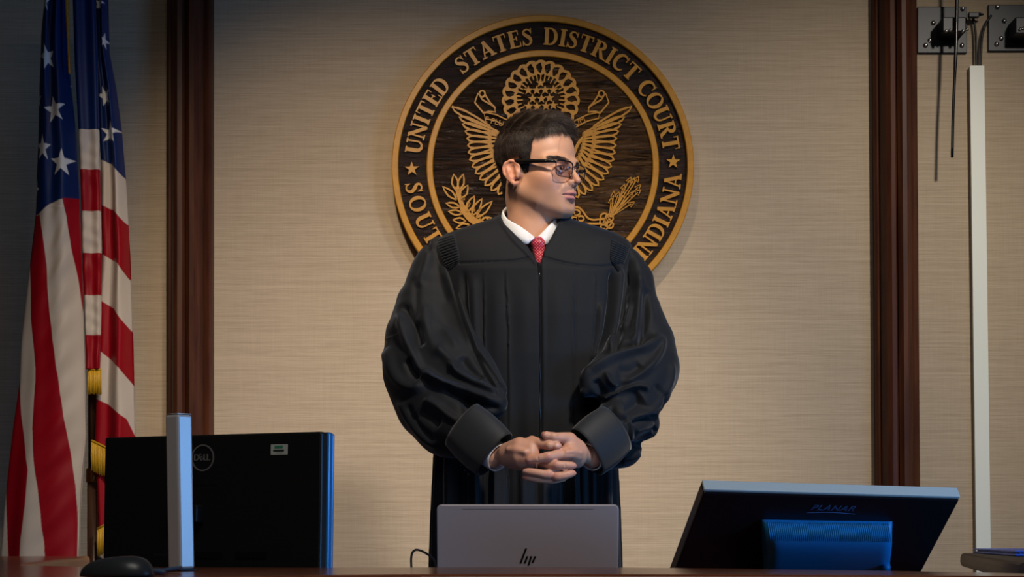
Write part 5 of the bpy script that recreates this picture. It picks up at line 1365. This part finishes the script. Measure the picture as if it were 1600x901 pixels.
st = [('open', [(718, 411), (760, 409), (800, 407), (828, 402), (838, 400)], 1.3, -.0022), ('open', [(849, 401), (866, 406), (900, 413), (940, 416), (972, 412)], 1.3, -.0022),
      ('open', [(842.5, 412), (844, 500), (845, 600), (845, 700), (845, 800)], 1.2, -.003), ('open', [(848, 416), (849.5, 500), (850, 600), (850, 800)], 2.2, .0012),
      ('c', [(755, 800), (756, 600), (756, 500), (755, 414)], 2.5, .0022), ('c', [(795, 800), (795, 600), (793, 500), (788, 410)], 2.5, .0022),
      ('c', [(896, 415), (897, 500), (896, 600), (895, 800)], 2.5, .0022), ('c', [(931, 420), (930, 480), (922, 560), (912, 640)], 2.5, .0024),
      ('r', [(724, 415), (727, 480), (735, 540), (760, 600), (785, 640)], 5, -.007), ('r', [(740, 425), (741, 480), (746, 540), (768, 590)], 7, .0035),
      ('r', [(957, 418), (955, 470), (946, 520), (930, 560)], 4, -.010), ('r', [(968, 410), (966, 450), (958, 510), (948, 540)], 5, .007), ('r', [(940, 470), (936, 520), (925, 570)], 6, .005),
      ('r', [(775, 425), (776, 520), (776, 620), (778, 700)], 13, .0016), ('r', [(820, 430), (820, 560), (820, 700)], 14, .0016), ('r', [(872, 430), (873, 560), (872, 700)], 14, .0016),
      ('open', [(783, 347), (800, 372), (822, 394), (838, 412)], 2.0, .0015), ('open', [(877, 348), (866, 370), (853, 392), (847, 412)], 2.0, .0015)]
for x_, w_, a_ in ((700, 5, .006), (722, 5, -.007), (742, 5, .007), (762, 4, -.006), (776, 5, .008), (795, 5, -.006), (818, 8, .008), (838, 5, -.006), (860, 5, .004), (882, 5, -.007), (897, 4, .008), (909, 4, -.007), (922, 4, .008), (934, 4, -.006), (948, 5, .006)):
    st.append(('r', [(x_, 690), (x_ + 1, 760), (x_ + 2, 850), (x_ + 2, 950)], w_, a_))
bV_ = folds(bV_, bN_, [(a, b, c * (1.25 if a == 'open' else 1), d * 1.7) for a, b, c, d in st])
robe = obj('robe', bV_, bQ_.astype(np.int32), M_ROBE, PER, smooth=True)

# ---- sleeves
def build_sleeve(chain_, extra, lo, hi, strokes, cut=()):
    f = Field(lo, hi, .0026)
    for pts, k in chain_:
        f.chain([pw(x, y, d) for x, y, d, r in pts], [pr(r, d) for x, y, d, r in pts], k)
    for pts, k in cut: f.chain([pw(x, y, d) for x, y, d, r in pts], [pr(r, d) for x, y, d, r in pts], k, cut=True)
    V, Q = f.mesh(); V = relax(V, Q, 6, .5); N_ = vnormals(V, Q)
    V = folds(V, N_, [(a, b, c * .95, d * 1.15) for a, b, c, d in strokes]); V = relax(V, Q, 1, .5)
    return V, Q
L_ch = [([(689, 386, 4.03, 17), (678, 432, 4.03, 37), (669, 480, 4.02, 51), (663, 530, 4.0, 62), (666, 580, 3.98, 68), (684, 625, 3.96, 68), (706, 652, 3.93, 62)], .03),
        ([(706, 652, 3.93, 60), (725, 664, 3.90, 50)], .02), ([(679, 384, 4.0, 9), (672, 402, 4.01, 17), (668, 430, 4.01, 22)], .03),
        ([(705, 440, 3.99, 22), (722, 500, 3.96, 24), (742, 560, 3.92, 26), (766, 610, 3.87, 24), (774, 628, 3.85, 17)], .035),
        ([(700, 560, 3.93, 36), (735, 610, 3.89, 30), (768, 632, 3.85, 16)], .03)]
L_st = [('c', [(790, 622), (765, 590), (742, 545), (722, 490), (706, 430)], 8, .008),
        ('r', [(672, 388), (664, 420), (652, 450)], 8, .007), ('r', [(684, 384), (690, 410), (706, 450), (724, 500), (742, 550)], 7, .008), ('r', [(670, 375), (668, 386), (672, 396)], 3, -.006),
        ('r', [(690, 398), (688, 440), (700, 480)], 9, -.006), ('r', [(650, 430), (650, 470), (652, 500)], 6, -.004),
        ('r', [(627, 472), (640, 495), (654, 518), (656, 545)], 8, -.013), ('r', [(652, 500), (648, 530), (652, 560), (668, 588)], 8, -.006),
        ('r', [(624, 480), (632, 520), (645, 550), (660, 578), (690, 600), (730, 616)], 8, .013),
        ('r', [(604, 540), (612, 575), (628, 598), (650, 605), (664, 592)], 9, .011), ('r', [(636, 560), (645, 580), (656, 592)], 6, -.013),
        ('r', [(660, 580), (690, 598), (720, 606), (752, 618), (778, 628)], 5.5, .010),
        ('r', [(700, 562), (716, 582), (740, 596), (760, 604), (782, 614)], 5, .010), ('r', [(718, 556), (735, 578), (756, 592)], 8, -.008),
        ('c', [(744, 548), (768, 582), (794, 622)], 6, -.006), ('r', [(682, 540), (700, 560), (716, 576)], 7, .006),
        ('r', [(690, 604), (725, 624), (760, 634), (786, 640)], 6, -.012), ('r', [(728, 618), (730, 640), (738, 658)], 8, -.010),
        ('r', [(652, 640), (672, 652), (690, 664)], 10, -.010), ('r', [(660, 622), (680, 632), (700, 648), (720, 660)], 6, .008),
        ('r', [(622, 620), (640, 655), (664, 684), (690, 700)], 7, .007), ('r', [(636, 630), (652, 662), (680, 690)], 4, -.006),
        ('c', [(600, 528), (612, 524), (626, 520)], 5, .004), ('r', [(676, 500), (700, 520), (716, 545)], 6, .003), ('r', [(664, 470), (668, 520), (690, 560)], 10, .005),
        ('r', [(700, 690), (715, 700), (735, 712)], 6, .006)]
lo = pw(590, 730, 3.95); hi = pw(800, 360, 3.95); lo[1] = 3.76; hi[1] = 4.16
sV, sQ = build_sleeve(L_ch, None, lo, hi, L_st)
obj('sleeve', sV, sQ.astype(np.int32), M_ROBE, robe, smooth=True)
R_ch = [([(982, 404, 4.03, 16), (984, 440, 4.03, 34), (988, 490, 4.02, 46), (998, 540, 4.0, 57), (1000, 575, 3.98, 62), (992, 600, 3.96, 58)], .03),
        ([(990, 590, 3.93, 45), (950, 596, 3.89, 30), (922, 602, 3.86, 17)], .03),
        ([(972, 560, 3.93, 34), (940, 585, 3.88, 24)], .03), ([(983, 397, 4.0, 8), (990, 414, 4.01, 14), (996, 436, 4.01, 20)], .03),
        ([(985, 640, 3.93, 36), (1004, 662, 3.94, 27)], .012), ([(965, 690, 3.93, 36), (972, 700, 3.93, 31)], .012), ([(940, 700, 3.93, 34), (965, 660, 3.93, 40)], .02), ([(1000, 600, 3.94, 44), (985, 640, 3.90, 38), (958, 668, 3.86, 37)], .02)]
R_st = [('r', [(975, 398), (978, 430), (985, 462)], 5, -.006), ('r', [(990, 395), (1000, 430), (1012, 470), (1022, 510)], 8, .005), ('r', [(996, 420), (998, 470), (994, 520), (988, 545)], 7, .010),
        ('r', [(976, 420), (974, 470), (966, 520), (955, 550)], 6, -.009), ('r', [(986, 470), (978, 500), (962, 520), (950, 545)], 5, .008), ('r', [(1008, 450), (1006, 500), (1002, 540)], 6, -.009),
        ('r', [(903, 600), (925, 578), (955, 560), (990, 548), (1020, 538), (1035, 515)], 6, .013), ('r', [(930, 552), (965, 542), (1000, 535), (1022, 515)], 6, -.010),
        ('r', [(945, 580), (952, 594), (964, 604)], 4, .008), ('r', [(930, 592), (938, 606), (944, 620)], 7, -.010), ('r', [(965, 578), (985, 580), (1002, 568)], 9, -.006),
        ('r', [(940, 620), (960, 617), (980, 608), (1000, 603), (1018, 610)], 5, .011), ('r', [(968, 600), (990, 590), (1016, 572), (1032, 548), (1036, 520)], 6, .009),
        ('r', [(975, 640), (990, 632), (1005, 620)], 15, -.016), ('r', [(908, 606), (915, 620), (920, 640)], 5, .006), ('r', [(950, 636), (965, 650), (984, 658)], 6, -.010),
        ('r', [(1022, 600), (1036, 620), (1040, 640)], 5, -.005), ('r', [(1050, 560), (1048, 590), (1040, 610), (1020, 640), (990, 652)], 5, .008),
        ('r', [(986, 662), (1005, 655), (1030, 648)], 3.5, -.012), ('r', [(984, 694), (1005, 692), (1022, 684)], 3.5, -.012), ('r', [(988, 672), (1005, 668), (1024, 664)], 7, .006),
        ('r', [(970, 716), (985, 714), (1000, 704)], 7, .006), ('c', [(984, 690), (985, 672), (984, 658)], 4, .006), ('r', [(1016, 664), (1022, 670), (1026, 676)], 4, -.006)]
lo = pw(895, 745, 3.95); hi = pw(1075, 360, 3.95); lo[1] = 3.78; hi[1] = 4.16
sV2, sQ2 = build_sleeve(R_ch, None, lo, hi, R_st)
obj('sleeve', sV2, sQ2.astype(np.int32), M_ROBE, robe, smooth=True)

# ---- wide cuffs: open cones of doubled cloth
def cuff(c0, r0, c1, r1, name, m, par, th=.003, bulge=.004, e=1.0, n=64, roll=0.0, sq=1.0):
    c0, c1 = Vector(c0), Vector(c1); ax = (c1 - c0).normalized(); a = Vector((0, 0, 1)); ua = (a - ax * a.dot(ax)).normalized(); ub = ax.cross(ua); L_ = (c1 - c0).length
    outer = [(t, r0 + (r1 - r0) * t + bulge * math.sin(math.pi * t)) for t in [k / 14 for k in range(15)]]
    prof = [(t, r, 0) for t, r in outer] + [(1.0, r1 - th * .5, .0008)] + [(t, r - th, 0) for t, r in reversed(outer)]
    vs = []; fs = []; m_ = len(prof)
    for k in range(n):
        an = 2 * math.pi * k / n
        for t, r, ex in prof:
            rr = r * (1 + .012 * math.sin(3 * an + 1) * (1 - t))
            vs.append(c0 + ax * (L_ * t + ex) + ua * (rr * math.cos(an)) + ub * (rr * sq * math.sin(an)))
    for k in range(n):
        j = (k + 1) % n
        for i in range(m_): fs.append((k * m_ + i, j * m_ + i, j * m_ + (i + 1) % m_, k * m_ + (i + 1) % m_))
    return MB().add(vs, fs, True).build(name, m, par)
M_CUFF = mat('robe_cuff_cloth', (0.0080, 0.0084, 0.0098), 0.62, sheen=0.25, spec=0.35)
cuff(pw(722, 664, 3.825), pr(42, 3.82), pw(773, 710, 3.792), pr(43, 3.79), 'cuff', M_CUFF, robe, sq=.62)
cuff(pw(962, 670, 3.825), pr(42, 3.82), pw(917, 706, 3.790), pr(44, 3.79), 'cuff', M_CUFF, robe, sq=.62)
M_SHIRT = noise_mat('white_shirt', (0.70, 0.71, 0.74), (0.76, 0.77, 0.80), (1, 1, 1), 300, 0.6, 0.1, 0.0003)
cuff(pw(752, 698, 3.825), pr(22, 3.82), pw(780, 715, 3.79), pr(23, 3.80), 'shirt_cuff', M_SHIRT, PER, .002, .001)
cuff(pw(945, 698, 3.825), pr(22, 3.82), pw(921, 714, 3.79), pr(23, 3.80), 'shirt_cuff', M_SHIRT, PER, .002, .001)

# ---- shirt, collar, tie
nc = Vector((P(829, 340, 4.0).x, 4.000, 0)); zz = lambda py, d=3.95: P(0, py, d).z
shf = Field((nc.x - .075, 3.93, 1.44), (nc.x + .075, 4.08, 1.60), .003)
shf.ell((nc.x, 4.012, 1.47), (.066, .066, .085)); shV, shQ = shf.mesh()
obj('shirt', shV, shQ.astype(np.int32), M_SHIRT, PER, smooth=True)
def ring_pt(th, r, z, fwd=0.0):
    """th = 0 towards the viewer, positive to the picture's right"""
    return Vector((nc.x + r * math.sin(th), nc.y - r * .96 * math.cos(th) - fwd, z))
vs = []; fs = []; NA = 60
TH0, TH1 = math.radians(2.5), math.radians(357.5)
cols = []
for k in range(NA + 1):
    th = TH0 + (TH1 - TH0) * k / NA; ph = min(th, 2 * math.pi - th)     # angle from the front
    right = th < math.pi
    zt = np.interp(math.degrees(ph), [2, 30, 60, 90, 130, 180], [zz(372), zz(354), zz(340), zz(331, 4.0), zz(322, 4.05), zz(318, 4.07)])
    zb = np.interp(math.degrees(ph), [2, 16, 40, 60, 90, 130, 180], [zz(373), zz(385), zz(376), zz(364), zz(348, 4.0), zz(338, 4.05), zz(336, 4.07)])
    th = th + math.radians(10) * math.exp(-(math.degrees(ph) / 50) ** 2); th_b = th
    a = ring_pt(th, .0575, zt); b = ring_pt(th, .0600, zt + .0012); c = ring_pt(th, .0622, zt - .001); fw = .013 * math.exp(-(math.degrees(ph) / 38) ** 2); d = ring_pt(th_b, .0640, (zt + zb) / 2, .001 + fw * .7); e = ring_pt(th_b, .0660, zb, .001 + fw); g = ring_pt(th_b, .0640, zb, .001 + fw); i_ = ring_pt(th, .0585, zt - .010); 
    vs += [i_, a, b, c, d, e, g]
for k in range(NA):
    for i in range(6): fs.append((k * 7 + i, (k + 1) * 7 + i, (k + 1) * 7 + i + 1, k * 7 + i + 1))
    fs.append((k * 7 + 6, (k + 1) * 7 + 6, (k + 1) * 7, k * 7))
fs.append(tuple(range(7))); fs.append(tuple(range(NA * 7 + 6, NA * 7 - 1, -1)))
MB().add(vs, fs, True).build('shirt_collar', M_SHIRT, PER)
def tie_mat():
    m = mat('red_dotted_silk', (0.42, 0.012, 0.03), 0.42, sheen=.2); N, L, B = nt(m)
    tc = N.new('ShaderNodeTexCoord'); mp = N.new('ShaderNodeMapping'); mp.inputs['Scale'].default_value = (230, 0.001, 230); mp.inputs['Rotation'].default_value = (0, math.radians(45), 0)
    vo = N.new('ShaderNodeTexVoronoi'); vo.inputs['Scale'].default_value = 1; vo.inputs['Randomness'].default_value = 0
    lt = N.new('ShaderNodeMath'); lt.operation = 'LESS_THAN'; lt.inputs[1].default_value = .21
    mx = N.new('ShaderNodeMix'); mx.data_type = 'RGBA'; mx.inputs[6].default_value = (.40, .004, .018, 1); mx.inputs[7].default_value = (.65, .32, .38, 1)
    L.new(tc.outputs['Object'], mp.inputs[0]); L.new(mp.outputs[0], vo.inputs['Vector']); L.new(vo.outputs['Distance'], lt.inputs[0]); L.new(lt.outputs[0], mx.inputs[0]); L.new(mx.outputs[2], B.inputs['Base Color'])
    return m
M_TIE = tie_mat()
tf = Field(pw(815, 470, 3.93) - np.array([0, .05, 0]), pw(868, 360, 3.93) + np.array([0, .06, 0]), .0012)
td = 3.938
tf.chain([pw(840.5, 381, td), pw(841.5, 389, td)], [pr(11.8, td), pr(9.5, td)], .004, scale=(1, 1.25, 1))
tf.chain([pw(842, 394, td), pw(843, 404, td - .012), pw(844, 420, td - .010), pw(845, 455, td)], [pr(8, td), pr(6.5, td), pr(8, td), pr(12, td)], .006, scale=(1, 1.6, 1))
tiV, tiQ = tf.mesh(); tie = obj('tie', tiV, tiQ.astype(np.int32), M_TIE, PER, smooth=True)

# ---- things laid on the robe: gathers at the shoulders, zip
from mathutils.bvhtree import BVHTree
allV = np.concatenate([bV_, sV, sV2]); allQ = np.concatenate([bQ_, sQ + len(bV_), sQ2 + len(bV_) + len(sV)])
bvh = BVHTree.FromPolygons([tuple(v) for v in bV_], [tuple(int(i) for i in q) for q in bQ_])
def onto(px, py, off=0.0):
    o = Vector((0, 0, CAMZ)); r = (P(px, py, 1.0) - o).normalized(); hit = bvh.ray_cast(o, r)
    if hit[0] is None: return P(px, py, 4.02), Vector((0, -1, 0))
    n = hit[1]; n = -n if n.y > 0 else n
    return hit[0] + n * off, n
def gather(inner, outer, nr, name):
    """cartridge pleats: ribs run from the inner seam line to the outer one"""
    I_ = cat_rom(inner, 10); O_ = cat_rom(outer, 10); nu, nv = 14, nr * 8
    def at(L_, t): x = t * (len(L_) - 1); i = min(int(x), len(L_) - 2); return np.array(L_[i]) * (1 - x + i) + np.array(L_[i + 1]) * (x - i)
    vs = []; back = []
    for j in range(nv + 1):
        v = j / nv; a, b = at(I_, v), at(O_, v)
        for i in range(nu + 1):
            u = i / nu; p = a + (b - a) * u; e = min(1, min(u, 1 - u) * 8 + .2) * min(1, min(v, 1 - v) * 30)
            q, n = onto(p[0], p[1], .0002); rib = abs(math.sin(math.pi * nr * v)) ** .7
            vs.append(q + Vector((0, -1, .3)).normalized() * (.0030 * rib * e + .0004 * e)); back.append(q + Vector((0, .004, 0)))
    n_ = len(vs); fs = []
    for j in range(nv):
        for i in range(nu):
            a = j * (nu + 1) + i; fs.append((a, a + 1, a + nu + 2, a + nu + 1)); fs.append((a + n_, a + nu + 1 + n_, a + nu + 2 + n_, a + 1 + n_))
    ed = [j * (nu + 1) for j in range(nv + 1)]; ed2 = [x + nu for x in ed]; t0 = list(range(nu + 1)); t1 = [nv * (nu + 1) + i for i in range(nu + 1)]
    for L_ in (ed, ed2, t0, t1):
        for a, b in zip(L_[:-1], L_[1:]): fs.append((a, b, b + n_, a + n_))
    return MB().add(vs + back, fs, True).build(name, M_ROBE, robe)
gather([(711, 364), (714, 378), (717, 392), (718, 406), (714, 412)], [(682, 374), (685, 388), (690, 402), (697, 416), (704, 422)], 14, 'shoulder_gathers')
gather([(955, 373), (954, 386), (953, 398), (954, 408), (958, 414)], [(984, 388), (981, 398), (977, 408), (972, 418), (966, 426)], 14, 'shoulder_gathers')
zp = MB()
pts = [onto(843 + .6 * math.sin(k), 413 + k * 9, .0012)[0] for k in range(34)]
zp.tube(pts, .0014, 6); zp.build('zipper', M_BLACKG, robe)
p0, _ = onto(842.5, 414, .004)
zq = MB().frame(p0 - Vector((.0028, 0, .009)), (1, 0, 0), (0, 0, 1), (0, -1, 0), .0056, .011, .004, .001).frame(p0 - Vector((.0018, .002, .024)), (1, 0, 0), (0, 0, 1), (0, -1, 0), .0036, .016, .002, .0006)
zq.build('zipper_pull', M_RIM, robe)
# hooks on the left cuff
for k, (x_, y_) in enumerate(((719, 727), (727, 735), (733, 741))):
    q, n = onto(x_, y_, .002); MB().tube([q - Vector((.002, 0, 0)), q + Vector((0, -.002, .001)), q + Vector((.002, 0, 0))], .0009, 6).build('hook', M_STEEL, robe)
# lower part of the robe, from the hips to the hem
vs = []; fs = []; nt_, nz_ = 240, 30; cxx = P(821, 800, RD).x
for j in range(nz_ + 1):
    z = .74 - (.74 - .14) * j / nz_; t = j / nz_
    for i in range(nt_):
        an = 2 * math.pi * i / nt_; am = .007 + .012 * t; w = math.sin(an * 17 + .8 * math.sin(an * 3)) * .7 + .3 * math.sin(an * 31)
        ra, rb_ = .205 + .06 * t + am * w, .137 + .07 * t + am * w
        ca, sa = math.cos(an), math.sin(an); e = 2 / 2.3
        vs.append((cxx + ra * math.copysign(abs(ca) ** e, ca), 4.02 + rb_ * math.copysign(abs(sa) ** e, sa), z))
for j in range(nz_):
    for i in range(nt_): fs.append((j * nt_ + i, j * nt_ + (i + 1) % nt_, (j + 1) * nt_ + (i + 1) % nt_, (j + 1) * nt_ + i))
MB().add(vs, fs, True).build('robe_skirt', M_ROBE, robe)
# shoes
for sgn in (-1, 1):
    hx = P(829, 700, 4.02).x + sgn * .09
    sf = Field((hx - .09, 3.76, -.005), (hx + .09, 4.14, .13), .004)
    sf.chain([(hx + sgn * .01, 4.06, .05), (hx + sgn * .015, 3.98, .055), (hx + sgn * .035, 3.86, .036)], [.046, .046, .042], .02)
    Zs = sf.ax[2][None, None, :]; sf.F = np.maximum(sf.F, .0025 - Zs).astype(np.float32)
    a_, b_ = sf.mesh(); obj('shoe', a_, b_.astype(np.int32), M_BLACKG, PER, smooth=True)
